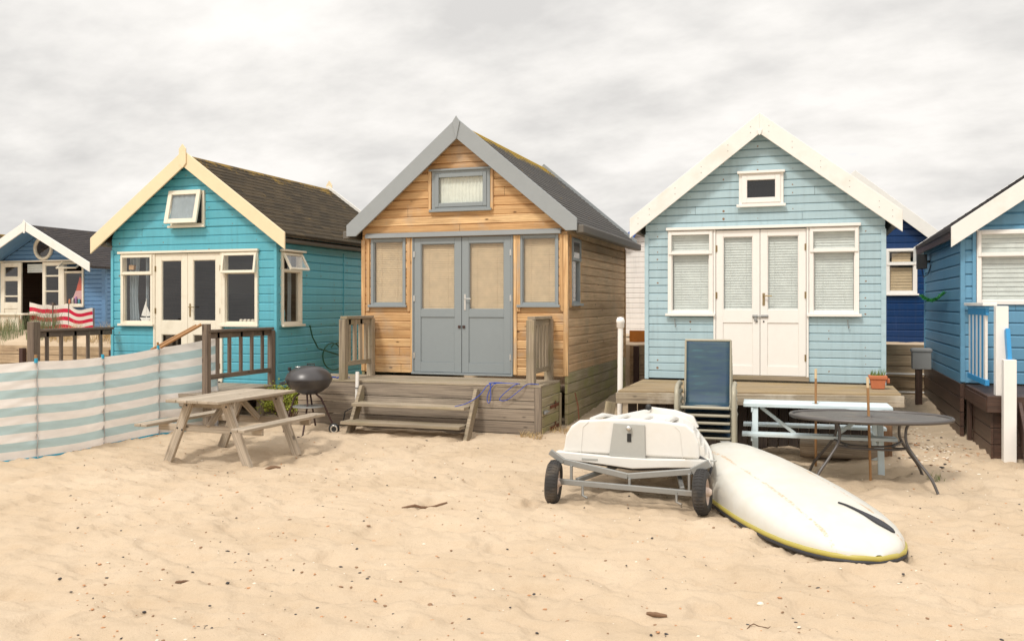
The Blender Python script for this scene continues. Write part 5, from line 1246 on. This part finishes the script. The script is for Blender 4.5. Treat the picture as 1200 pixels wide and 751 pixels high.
# ============================================================ second hull, upside down on the sand
def kayak():
    A = Vector((-.88, 9.66, .0)); B = Vector((.47, 6.93, 0)); L = (B-A).length
    ang = math.atan2(B.y-A.y, B.x-A.x)
    t = thing('sailing_dinghy_hull', A, 'long cream-white hull with yellow rim lying upside down on the sand in the foreground', 'boat', rz=ang)
    st = [0, .03, .08, .15, .25, .35, .45, .55, .65, .75, .83, .90, .95, .98, 1.]
    W_ = [.24, .28, .335, .40, .475, .52, .54, .55, .545, .52, .475, .395, .30, .20, .03]
    Hh = [.40, .425, .43, .42, .405, .385, .365, .34, .31, .275, .24, .20, .165, .13, .08]
    base = [.06]*15
    def W(s): return float(np.interp(s, st, W_))
    def HH(s): return float(np.interp(s, st, Hh))
    K = 28; S = 48
    def fn(u, v):
        s = v; a = math.pi*u; w, h = W(s), HH(s)
        c, sn = math.cos(a), math.sin(a)
        # squarish hull at the stern, rounder with a gentle ridge at the bow
        p = .50+.22*s
        x = -w*(abs(c)**p)*(1 if c > 0 else -1); z = h*(abs(sn)**(.62+.15*s))+.03*math.exp(-(x/.16)**2)*(1-s)*sn
        z += .012*math.exp(-((abs(x)/max(w, .01)-.62)/.08)**2)*(1-s)*3*.35
        return (s*L, x, .055+z*(1-.055/max(h, .06)) if h > .06 else .055+z*.3)
    b = LMB(); b.grid(fn, K, S)
    def fnz(s, x):
        best = min((fn(i/200, s) for i in range(201)), key=lambda p: abs(p[1]-x)); return best[2]
    # stern cap
    ring = [fn(i/K, 0) for i in range(K+1)]; b.add(ring, [tuple(range(K+1))], [[(0, 0)]*(K+1)])
    b.build('hull', 'hull2', t)
    def rim(zc, r, name, mat, ex, flat=1.):
        pts = [(s*L, -(W(s)+ex), zc) for s in np.linspace(0, .985, 34)]+[(L+ex, 0, zc)]+[(s*L, W(s)+ex, zc) for s in np.linspace(.985, 0, 34)]
        b = LMB(); b.tube(pts, r, 8, closed=True, flat=flat); b.build(name, mat, t)
    rim(.052, .014, 'rub_rail', 'yellow', .004, 1.5)
    rim(.022, .020, 'rubber_strip', 'darkrub', .0, 1.)
    # centreboard slot cover near the bow: tapered black shape following the hull
    b = LMB(); SS = np.linspace(.745, .915, 12); prof = [.006, .009, .012, .014, .018, .024, .031, .038, .043, .043, .034, .012]
    pts = []; 
    for s, w in zip(SS, prof):
        for q in (-1, 1):
            xx = .10+.17*((s-.745)/.17)**.7+q*w; z = fnz(s, xx)+.008; pts.append((s*L, xx, z))
    n = len(prof); F_ = [(2*i, 2*i+1, 2*i+3, 2*i+2) for i in range(n-1)]
    b.add(pts, F_); b.build('slot_gasket', 'darkrub', t, solid=.012)
    b = LMB(); b.box(.02, .16, -.05, .05, HH(0.03)+.01, HH(0.03)+.022); b.build('stern_plate', 'plate', t, .004)
    b = LMB(); s = .22; b.lathe([(0, .006), (.03, .005), (.034, 0)], (s*L*1.4, -.12, HH(.3)-.008), 14); b.build('bung', 'plate', t)
    b = LMB()
    for sg, off_ in ((-1, .30), (1, .25)):
        pass
    return t
kayak()

# ============================================================ stacked sling chairs
def chair():
    t = thing('sling_chair', (0, 0, 0), 'x', 'chair', 'stacked blue sling chairs')
    # local: x across, -y front, z up
    b = LMB()
    side = [(0, -.26, .46), (0, -.0, .415), (0, .16, .41), (0, .225, .46), (0, .30, .72), (0, .395, 1.10)]
    for s in (-1, 1): b.tube([(s*.250+p[0], p[1], p[2]) for p in side], .012, 8)
    b.tube([(-.255, -.262, .455), (.255, -.262, .455)], .017, 8); b.tube([(-.255, .395, 1.10), (.255, .395, 1.10)], .014, 8); b.tube([(-.255, .1, .40), (.255, .1, .40)], .012, 8)
    b.build('seat_frame', 'chairframe', t)
    for s in (-1, 1):
        b = LMB(); x = s*.30
        b.tube([(x, -.33, .0), (x, -.30, .30), (x, -.29, .58), (x, -.25, .655), (x, -.15, .675), (x, .12, .66), (x, .27, .62)], .025, 8, flat=1.); b.build('arm', 'chairframe', t)
        b = LMB(); b.tube([(x, .12, .65), (x, .20, .45), (x, .36, .0)], .017, 8); b.build('rear_leg', 'chairframe', t)
        b = LMB(); b.tube([(x*.86, -.22, .452), (x, -.30, .42)], .012, 6); b.tube([(x*.86, .21, .455), (x, .20, .45)], .012, 6); b.build('bracket', 'chairframe', t)
    b = LMB()
    P = [(-.255, .462), (-.12, .44), (.0, .42), (.12, .415), (.19, .425), (.24, .49), (.30, .70), (.35, .92), (.392, 1.095)]
    d = [0]
    for i in range(1, len(P)): d.append(d[-1]+math.dist(P[i-1], P[i]))
    def fn(u, v):
        q = v*d[-1]; return (-.252+.504*u, float(np.interp(q, d, [p[0] for p in P])), float(np.interp(q, d, [p[1] for p in P]))-.012*math.sin(math.pi*u)*(v < .4))
    b.grid(fn, 8, 40); b.build('sling', 'sling', t, solid=.004)
    return t
c0 = chair()
lab = ['lowest blue sling chair, legs on the sand, bottom of the stack of five', 'second from bottom of the stack of blue sling chairs', 'middle chair in the stack of five blue sling chairs', 'second from top in the stack of blue sling chairs', 'topmost blue sling chair whose whole mesh back and seat show above the stack']
for k in range(5):
    c = c0 if k == 0 else copy_tree(c0)
    c.location = (-1.09, 10.05-.030*k+.0, .02+.086*k); c.rotation_euler = (R(5), 0, R(3)); c['label'] = lab[k]

# ============================================================ pale blue picnic bench
def bench():
    t = thing('slatted_picnic_table', (.05, 10.62, .08), 'pale blue painted picnic table with narrow seats in front of the pale hut deck', 'picnic table', rz=R(3))
    b = LMB()
    for k, y in enumerate((-.155, 0, .155)):
        if y == 0: b.box(-.79, -.03, -.073, .073, .66, .70, 0); b.box(.03, .79, -.073, .073, .66, .70, 0)
        else: b.box(-.79, .79, y-.073, y+.073, .66, .70, 0)
    b.build('table_top', 'palebench', t, .004)
    for y in (-.42, .42):
        b = LMB(); b.box(-.80, .80, y-.09, y+.09, .365, .40, 0); b.build('seat', 'palebench', t, .004)
    for x in (-.66, .66):
        b = LMB(); b.beam((x, -.18, .655), (x, -.34, -.1), .04, .065, up=(1, 0, 0)); b.build('leg', 'palebench', t, .003)
        b = LMB(); b.beam((x, .18, .655), (x, .34, -.1), .04, .065, up=(1, 0, 0)); b.build('leg', 'palebench', t, .003)
        b = LMB(); b.box(x-.045, x-.022, -.48, .48, .31, .363, 1); b.box(x-.045, x-.022, -.22, .22, .60, .657, 1); b.build('cross_bearer', 'palebench', t, .003)
    for s in (-1, 1):
        b = LMB(); b.beam((s*.60, 0, .64), (s*.22, 0, .345), .075, .035, up=(0, 0, 1)); b.build('brace', 'palebench', t, .003)
    b = LMB(); b.box(-.64, .64, -.02, .02, .31, .35, 0); b.build('rail', 'palebench', t, .003)
bench()

# ============================================================ oval metal table
def ovaltable():
    cx, cy = .585, 9.93; g = .02
    t = thing('patio_table', (cx, cy, g), 'oval bronze metal garden table with curved legs at right, a stake through its centre', 'table', rz=R(3))
    A, B_, Z = .80, .52, .71
    b = LMB(); n = 72; rings = []
    rad = [.022/.6, .1, .3, .5, .7, .85, .97]
    pts = []
    for r in rad:
        for k in range(n):
            a = 2*math.pi*k/n; pts.append((A*r*math.cos(a), B_*r*math.sin(a), Z-.004+.003*(k % 6 == 0)))
    F_ = [(i*n+k, i*n+(k+1) % n, (i+1)*n+(k+1) % n, (i+1)*n+k) for i in range(len(rad)-1) for k in range(n)]
    b.add(pts, F_, [[(pts[i][0], pts[i][1]) for i in f] for f in F_]); b.build('table_top', 'tablemesh', t, solid=.006)
    b = LMB(); b.tube([(A*.985*math.cos(2*math.pi*k/n), B_*.985*math.sin(2*math.pi*k/n), Z) for k in range(n)], .021, 10, closed=True, flat=1.)
    for k in range(12):
        a = 2*math.pi*k/12; b.tube([(A*.05*math.cos(a), B_*.07*math.sin(a), Z-.006), (A*.97*math.cos(a), B_*.97*math.sin(a), Z-.006)], .009, 6)
    b.tube([(.035*math.cos(2*math.pi*k/16), .035*math.sin(2*math.pi*k/16), Z) for k in range(16)], .008, 6, closed=True)
    b.build('rim', 'tablemetal', t)
    def cat(P, m=14):
        P = [Vector(p) for p in P]; o = []
        P = [P[0]*2-P[1]]+P+[P[-1]*2-P[-2]]
        for i in range(1, len(P)-2):
            for k in range(m):
                q = k/m; a, b_, c, d = P[i-1], P[i], P[i+1], P[i+2]
                o.append(.5*((2*b_)+(c-a)*q+(2*a-5*b_+4*c-d)*q*q+(-a+3*b_-3*c+d)*q**3))
        o.append(P[-2]); return o
    for sx in (-1, 1):
        for sy in (-1, 1):
            b = LMB(); b.tube(cat([(sx*.36, sy*.20, Z-.02), (sx*.32, sy*.21, Z-.10), (sx*.325, sy*.23, Z-.24), (sx*.42, sy*.29, Z-.40), (sx*.53, sy*.36, .15), (sx*.60, sy*.41, -.03)], 6), .015, 8); b.build('leg', 'tablemetal', t)
    b = LMB()
    for sy in (-1, 1): b.tube(cat([(-.345, sy*.235, .43), (-.20, sy*.12, .39), (0, sy*.09, .385), (.20, sy*.12, .39), (.345, sy*.235, .43)], 6), .012, 8)
    for sx in (-1, 1): b.tube(cat([(sx*.345, -.235, .43), (sx*.26, -.1, .405), (sx*.22, 0, .40), (sx*.26, .1, .405), (sx*.345, .235, .43)], 6), .012, 8)
    b.build('stretcher', 'tablemetal', t)
ovaltable()

def stake(x, y, z0, z1, lean, label):
    t = thing('wooden_stake', (x, y, z0), label, 'stake')
    b = LMB(); b.tube([(0, 0, -.15), (lean*(z1-.10-z0)/(z1-z0), 0, z1-.11-z0)], .014, 10); b.build('shaft', 'stake', t)
    b = LMB(); b.tube([(lean*(z1-.11-z0)/(z1-z0), 0, z1-.11-z0), (lean, 0, z1-z0)], .0145, 10); b.build('tip', 'paletip', t)
stake(.60, 9.96, .02, 1.14, -.035, 'wooden stake standing through the centre hole of the oval metal table')
stake(.055, 10.62, .05, 1.17, 0., 'wooden stake standing through the pale blue picnic table')

# ============================================================ pot, posts, garland, hose, ropes, log
pt_ = thing('flower_pot', (.80, 12.0, .845), 'square terracotta pot with short grass on the deck of the pale blue hut', 'plant pot')
b = MB(); z = .845
for (w0, w1, za_, zb_) in ((.075, .092, z, z+.12), (.105, .108, z+.12, z+.165)):
    P = [(.80+sx*w, 12.0+sy*w, zz_) for w, zz_ in ((w0, za_), (w1, zb_)) for sx, sy in ((-1, -1), (1, -1), (1, 1), (-1, 1))]
    b.add(P, [(3, 2, 1, 0), (4, 5, 6, 7), (0, 1, 5, 4), (1, 2, 6, 5), (2, 3, 7, 6), (3, 0, 4, 7)])
b.box(.90, .94, 11.97, 12.03, z+.07, z+.13)
b.build('pot', 'terracotta', pt_, .006)
b = MB()
for k in range(90):
    x, y = .80+random.uniform(-.085, .085), 12.0+random.uniform(-.085, .085); a = random.random()*6.28; hgt = random.uniform(.03, .11)
    b.add([(x-.004*math.cos(a), y-.004*math.sin(a), z+.16), (x+.004*math.cos(a), y+.004*math.sin(a), z+.16), (x+.03*math.cos(a*2), y+.03*math.sin(a*2), z+.16+hgt)], [(0, 1, 2)])
b.build('grass', 'leaf', pt_)
wp = thing('white_post', (-2.32, 11.15, .1), 'tall white post with a domed cap between the pine and pale blue huts', 'post')
b = MB(); b.tube([(-2.32, 11.15, .0), (-2.31, 11.15, 1.64)], .034, 16); b.build('shaft', 'white', wp)
b = MB(); b.lathe([(.034, 1.60), (.05, 1.61), (.05, 1.665), (.055, 1.67), (.055, 1.70), (.04, 1.735), (0, 1.745)], (-2.31, 11.15, 0), 16); b.build('cap', 'white', wp)
sp_ = thing('short_white_post', (-6.38, 11.36, .3), 'short white plastic post fixed beside the wooden steps of the pine hut', 'post')
b = MB(); b.tube([(-6.22, 11.36, .45), (-6.21, 11.36, .93)], .027, 14); b.build('shaft', 'white', sp_)
b = MB(); b.tube([(-6.23, 11.325, .70), (-6.17, 11.32, .70)], .006, 6); b.tube([(-6.26, 11.3, .42), (-6.36, 11.27, .36), (-6.39, 11.27, .22)], .009, 6); b.build('cable_tie', 'black', sp_)
b = MB()
for i in range(520):
    q = random.random(); y = 16.95-2.9*q; x = 1.86; zc = 2.08-.10*math.sin(math.pi*q)-.01; a = random.random()*6.28; r = random.uniform(.015, .05)
    p = Vector((x-.03, y, zc)); d1 = Vector((random.uniform(-1, 0), random.uniform(-1, 1), random.uniform(-1, 1))).normalized()*r; d2 = Vector((random.uniform(-1, 1), random.uniform(-1, 1), random.uniform(-1, 1))).normalized()*.02
    b.add([tuple(p-d2), tuple(p+d2), tuple(p+d1)], [(0, 1, 2)])
b.tube([(1.855, 16.95-2.9*q/20, 2.08-.10*math.sin(math.pi*q/20)) for q in range(21)], .006, 5)
tag(b.build('garland', 'garland', loc=(1.86, 15.5, 2.0)), 'green leafy garland strung along the side wall of the right-hand blue hut', 'garland')
# hose on the turquoise hut's side
hp = []
for k in range(60):
    a = k/60*2*math.pi*1.4; hp.append((-8.05+.004*k/10, 13.75+.36*math.cos(a)+.004*k, .98+.24*math.sin(a)))
b = MB(); b.tube([(-8.04, 13.05, 1.55), (-8.03, 13.12, 1.35), (-8.03, 13.3, 1.15)]+hp, .013, 6); tag(b.build('garden_hose', 'hose', loc=(-8.05, 13.7, 1.0)), 'coiled dark green hose hanging on the side of the turquoise hut', 'hose')
def ropeb(pts, label):
    b = MB(); P = [Vector(p) for p in pts]; o = []
    P = [P[0]]+P+[P[-1]]
    for i in range(1, len(P)-2):
        for k in range(6):
            q = k/6; a, b_, c, d = P[i-1], P[i], P[i+1], P[i+2]; o.append(.5*((2*b_)+(c-a)*q+(2*a-5*b_+4*c-d)*q*q+(-a+3*b_-3*c+d)*q**3))
    b.tube(o, .005, 6); tag(b.build('rope', 'rope', loc=tuple(pts[0])), label, 'rope', 'blue ropes')
r0 = [(-4.66, 11.0, .53), (-4.55, 11.15, .56), (-4.42, 11.3, .66), (-4.32, 11.39, .80), (-4.2, 11.5, .815), (-4.08, 11.46, .82), (-4.2, 11.42, .83), (-4.35, 11.5, .815), (-4.30, 11.40, .80), (-4.28, 11.37, .62), (-4.31, 11.36, .55), (-4.33, 11.37, .64), (-4.24, 11.40, .81), (-4.0, 11.40, .825), (-3.9, 11.5, .815), (-3.95, 11.38, .80), (-4.15, 11.365, .62), (-4.05, 11.365, .60), (-3.86, 11.37, .74), (-3.76, 11.42, .82), (-3.6, 11.46, .815)]
r0 = [(x+.12, y, z) for x, y, z in r0]
ropeb(r0, 'loose blue rope draped over the front edge of the pine hut deck beside the steps')
ropeb([(-7.0+.55*k/24+.02*math.sin(k*2.1), 11.55+.08*math.sin(k*1.7), .825+.012*math.sin(k*2.9)) for k in range(25)], 'heap of blue rope on the left end of the pine hut deck behind the barbecue')
# log under the deck
b = MB()
def logf(u, v):
    a = 2*math.pi*u; r = .165*(1+.08*math.sin(3*a+v*4)+.05*math.sin(7*a))*(1 if .04 < v < .96 else .9); return (-.12+.85*v, 10.98+r*math.cos(a)+.1*v, .25-.03*v+r*.85*math.sin(a))
b.grid(logf, 24, 14, uvf=lambda u, v: (v*.9, u)); b.add([logf(i/24, 0) for i in range(24)], [tuple(range(24))]); b.add([logf(i/24, 1) for i in range(24)], [tuple(range(23, -1, -1))])
tag(b.build('log', 'grey_timber', loc=(.3, 11, .1)), 'thick weathered log lying in shade under the pale blue picnic table', 'log')
b = MB(); b.box(.70, .90, 11.14, 11.20, 0, .52, 2); tag(b.build('board_offcut', 'driftwood', .004, loc=(.8, 11.17, 0)) if False else b.build('board_offcut', 'driftwood', loc=(.8, 11.17, 0), bevel=.004), 'upright board end standing beside the log under the deck', 'board')
# rusty strap leaning on plinth
b = MB(); b.tube([(-3.25, 12.45, .62), (-3.2, 12.42, .45), (-3.16, 12.35, .2), (-3.14, 12.33, .1)], .009, 6); tag(b.build('rusty_rod', 'rust', loc=(-3.2, 12.4, .1)), 'thin rusty rod leaning against the mossy plinth of the pine hut', 'rod')
# toy boat on the turquoise hut's sill, glass jars, figure in the side window
tbx = thing('toy_sailboat', (-10.78, 12.30, 1.60), 'small white model sailboat standing inside the left window of the turquoise hut', 'toy boat')
b = MB(); b.prism([(-10.90, 1.68), (-10.66, 1.68), (-10.70, 1.62), (-10.86, 1.62)], 12.27, 12.33); b.build('hull', 'white', tbx, .006)
b = MB(front(12.30)); b.prism([(-10.79, 1.70), (-10.79, 1.97), (-10.89, 1.71)], -.003, .003); b.prism([(-10.775, 1.70), (-10.775, 1.88), (-10.68, 1.71)], -.003, .003); b.box(-10.788, -10.778, -.004, .004, 1.68, 2.0); b.build('sails', 'white', tbx)
for k in range(5):
    x = -8.86+k*.075; b = MB(); b.lathe([(0, 0), (.028, 0), (.032, .02), (.026, .045+.03*(k == 4)), (0, .05+.03*(k == 4))], (x, 12.29, 1.615), 12); o = b.build('ornament', 'peb_w', loc=(x, 12.29, 1.615)); tag(o, ('leftmost white shell ornament inside the right window of the turquoise hut', 'second shell ornament from the left on the turquoise hut right window sill', 'middle shell ornament of five on the turquoise hut right window sill', 'fourth shell ornament, left of the tall one, on the turquoise hut window sill', 'tallest white ornament, rightmost on the turquoise hut right window sill')[k], 'ornament', 'white ornaments on the window sill')
b = MB(); b.lathe([(0, 0), (.03, 0), (.012, .06), (.02, .12), (.01, .2), (0, .2)], (-8.22, 12.55, 1.62), 10); tag(b.build('glass_bird', 'tealp', loc=(-8.22, 12.55, 1.62)), 'slim glass ornament inside the side window of the turquoise hut', 'ornament')
b = MB(); b.box(-11.12, -11.02, 12.26, 12.32, 2.46+.04, 2.58); tag(b.build('wooden_box', 'cedar', loc=(-11.07, 12.29, 2.5)), 'small wooden box behind the top pane of the turquoise hut left window', 'box')

# ============================================================ plants
def blades(name, x, y, n, r, h, mat, label, cat, group=None, bend=.5, w=.006):
    b = MB(); z0 = gz(x, y)-.02
    for k in range(n):
        a = random.random()*6.283; q = r*math.sqrt(random.random()); px, py = x+q*math.cos(a), y+q*math.sin(a)
        hh = h*random.uniform(.5, 1.1); az = random.random()*6.283; bd = bend*random.uniform(.2, 1)*hh; ww = w*random.uniform(.6, 1.2)
        zz_ = gz(px, py)-.02; c, s = math.cos(az), math.sin(az); tx, ty = -s*ww, c*ww
        P = []
        for i, t in enumerate((0, .35, .7, 1.)):
            k2 = 1-t*.9; P += [(px+c*bd*t*t-tx*k2, py+s*bd*t*t-ty*k2, zz_+hh*t*(1-.15*t)), (px+c*bd*t*t+tx*k2, py+s*bd*t*t+ty*k2, zz_+hh*t*(1-.15*t))]
        b.add(P, [(0, 1, 3, 2), (2, 3, 5, 4), (4, 5, 7, 6)])
    o = b.build(name, mat, loc=(x, y, z0)); tag(o, label, cat, group); return o
G = 'clumps of dune grass'
blades('marram_grass', -16.9, 14.9, 260, .40, .55, 'reed', 'tall green-grey marram clump at far left above the plank retaining wall', 'dune grass', G)
blades('marram_grass', -15.9, 15.0, 300, .35, .72, 'reed', 'tallest green marram clump just left of the dark railing post', 'dune grass', G)
blades('dry_grass', -15.2, 14.9, 260, .35, .32, 'straw', 'low dry straw-coloured tuft right of the tall green marram clump', 'dune grass', G)
blades('dry_grass', -14.0, 14.95, 420, .45, .40, 'straw', 'wide dry grass tuft seen through the left railing of the turquoise hut', 'dune grass', G, .9)
blades('dry_grass', -12.6, 14.95, 520, .50, .42, 'straw', 'bleached grass tuft against the left wall of the turquoise hut', 'dune grass', G, .9)
blades('dry_grass', -13.3, 15.5, 380, .5, .40, 'straw', 'straw-coloured tuft on the dune crest behind the left railing', 'dune grass', G, .8)
blades('dry_grass', -17.6, 15.1, 300, .5, .34, 'straw', 'dry tuft at the left edge under the white table', 'dune grass', G, .8)
blades('sand_weed', -2.65, 17.4, 90, .3, .16, 'leaf', 'sprigs of green weed above the short retaining wall in the gap', 'weed')
blades('dry_weed', -3.55, 11.33, 120, .16, .13, 'straw', 'dry weeds at the front corner of the pine hut deck', 'weed', None, 1.)
blades('dry_weed', -3.2, 11.75, 130, .22, .14, 'straw', 'dry weeds along the mossy side of the pine hut deck', 'weed', None, 1.)
blades('sand_weed', 1.25, 10.2, 26, .10, .10, 'leaf', 'tiny green sprig growing beside the oval table', 'weed')
def bushy(x, y, r, h, n, label):
    t = thing('bush', (x, y, gz(x, y)), label, 'bush')
    b = MB(); z0 = gz(x, y); st = MB()
    clumps = [(x+random.uniform(-r, r)*.8, y+random.uniform(-r, r)*.5, z0+random.uniform(.15, 1)*h) for _ in range(26)]
    for cx, cy, cz in clumps:
        st.tube([(x+(cx-x)*.3, y, z0-.02), (cx, cy, cz)], .006, 5)
        for k in range(n//26):
            p = Vector((cx, cy, cz))+Vector((random.gauss(0, .07), random.gauss(0, .07), random.gauss(0, .05)))
            d1 = Vector((random.uniform(-1, 1), random.uniform(-1, 1), random.uniform(-.3, 1))).normalized(); d2 = d1.cross(Vector((random.uniform(-1, 1), random.uniform(-1, 1), random.uniform(-1, 1)))).normalized(); l = random.uniform(.02, .045)
            b.add([tuple(p), tuple(p+d1*l*.5+d2*l*.3), tuple(p+d1*l), tuple(p+d1*l*.5-d2*l*.3)], [(0, 1, 2, 3)])
    b.build('foliage', 'bush', t); st.build('stems', 'driftwood', t)
bushy(-7.75, 11.95, .42, .52, 2600, 'yellow-green leafy bush growing between the turquoise hut and the barbecue')

# ============================================================ stones, shells and driftwood on the sand
def stone(b, x, y, r, fl=.6):
    z = gz(x, y)+r*fl*.25; n = 6; az = random.random()*6.28; el = random.uniform(1, 1.9); c, s = math.cos(az), math.sin(az); P = []
    for j, (rr, h) in enumerate(((.55, -.7), (1., -.1), (.8, .5), (.3, .85))):
        for k in range(n):
            a = 2*math.pi*k/n; q = rr*random.uniform(.82, 1.15); px, py = q*math.cos(a)*el, q*math.sin(a)
            P.append((x+(px*c-py*s)*r, y+(px*s+py*c)*r, z+h*r*fl))
    F_ = [(j*n+k, j*n+(k+1) % n, (j+1)*n+(k+1) % n, (j+1)*n+k) for j in range(3) for k in range(n)]+[tuple(range(3*n, 4*n))]
    b.add(P, F_, None, None, True)
b = MB()
def scatter_ok(x, y):
    return not (y > 11.4 and -11.5 < x < 1.0)
cnt = 0
while cnt < 2600:
    y = 3.9+8*random.random()**1.15; x = random.uniform(-.98*y-.3, .42*y+.4)
    if not scatter_ok(x, y): continue
    b.cur = random.choices((0, 1, 2, 3), (3, 4, 3.5, 1.6))[0]
    stone(b, x, y, random.choice((.003, .004, .005, .006, .008, .010))*random.uniform(.8, 1.2)*(1.3 if random.random() < .03 else 1)); cnt += 1
tag(b.build('pebbles', ['pebd', 'peb_o', 'peb_b', 'peb_w']), 'small dark and orange pebbles scattered over the sand', None, None, 'stuff')
b = MB()
for k in range(260):
    x, y = random.gauss(1.42, .22), random.gauss(11.9, .75)
    if x > 1.86 or y < 10.5: continue
    b.cur = random.choices((0, 1, 2, 3), (1, 2, 3, 5))[0]; stone(b, x, y, random.uniform(.006, .02), .4)
tag(b.build('shells', ['pebd', 'peb_o', 'peb_b', 'peb_w']), 'patch of broken shells beside the plinth of the right-hand hut', None, None, 'stuff')
def stick(p0, p1, r, label, mat='driftwood', name='driftwood'):
    b = MB(); P = []
    for i in range(8):
        t = i/7; x = p0[0]+(p1[0]-p0[0])*t; y = p0[1]+(p1[1]-p0[1])*t; P.append((x+random.uniform(-.006, .006), y+random.uniform(-.008, .008), gz(x, y)+r*.6+.012*math.sin(3*t)))
    b.tube(P, [r*(.6+.5*math.sin(.5+2.6*i/7)) for i in range(8)], 8); tag(b.build(name, mat, loc=tuple(P[0])), label, 'driftwood', 'bits of driftwood on the sand')
stick((-3.62, 7.47), (-3.25, 7.68), .012, 'thin forked driftwood stick on open sand below the wooden steps')
stick((-.95, 5.38), (-.83, 5.37), .014, 'short thick brown stick low in the foreground')
stick((-5.86, 8.55), (-5.72, 8.66), .02, 'dark seaweed-like bark scrap by the front leg of the brown picnic table')
stick((-4.1, 4.95), (-4.0, 4.97), .009, 'small dark stick at lower left of the foreground sand')
stick((-.35, 5.3), (-.22, 5.42), .003, 'hair-thin twig on the foreground sand right of the thick stick')
for (x, y, r, mt, l) in ((-2.25, 5.05, .020, 'peb_b', 'round tan pebble in the lower left foreground'), (-.45, 4.75, .018, 'peb_b', 'brown pebble at the bottom centre of the sand'), (-.3, 5.75, .018, 'peb_w', 'white and orange shell piece in the lower right foreground'), (-3.75, 5.05, .014, 'pebd', 'black pebble in the left foreground'), (-.15, 4.85, .016, 'rust', 'dark rusty pebble at lower right')):
    b = MB(); stone(b, x, y, r, .8); tag(b.build('pebble', mt, loc=(x, y, gz(x, y))), l, 'pebble')
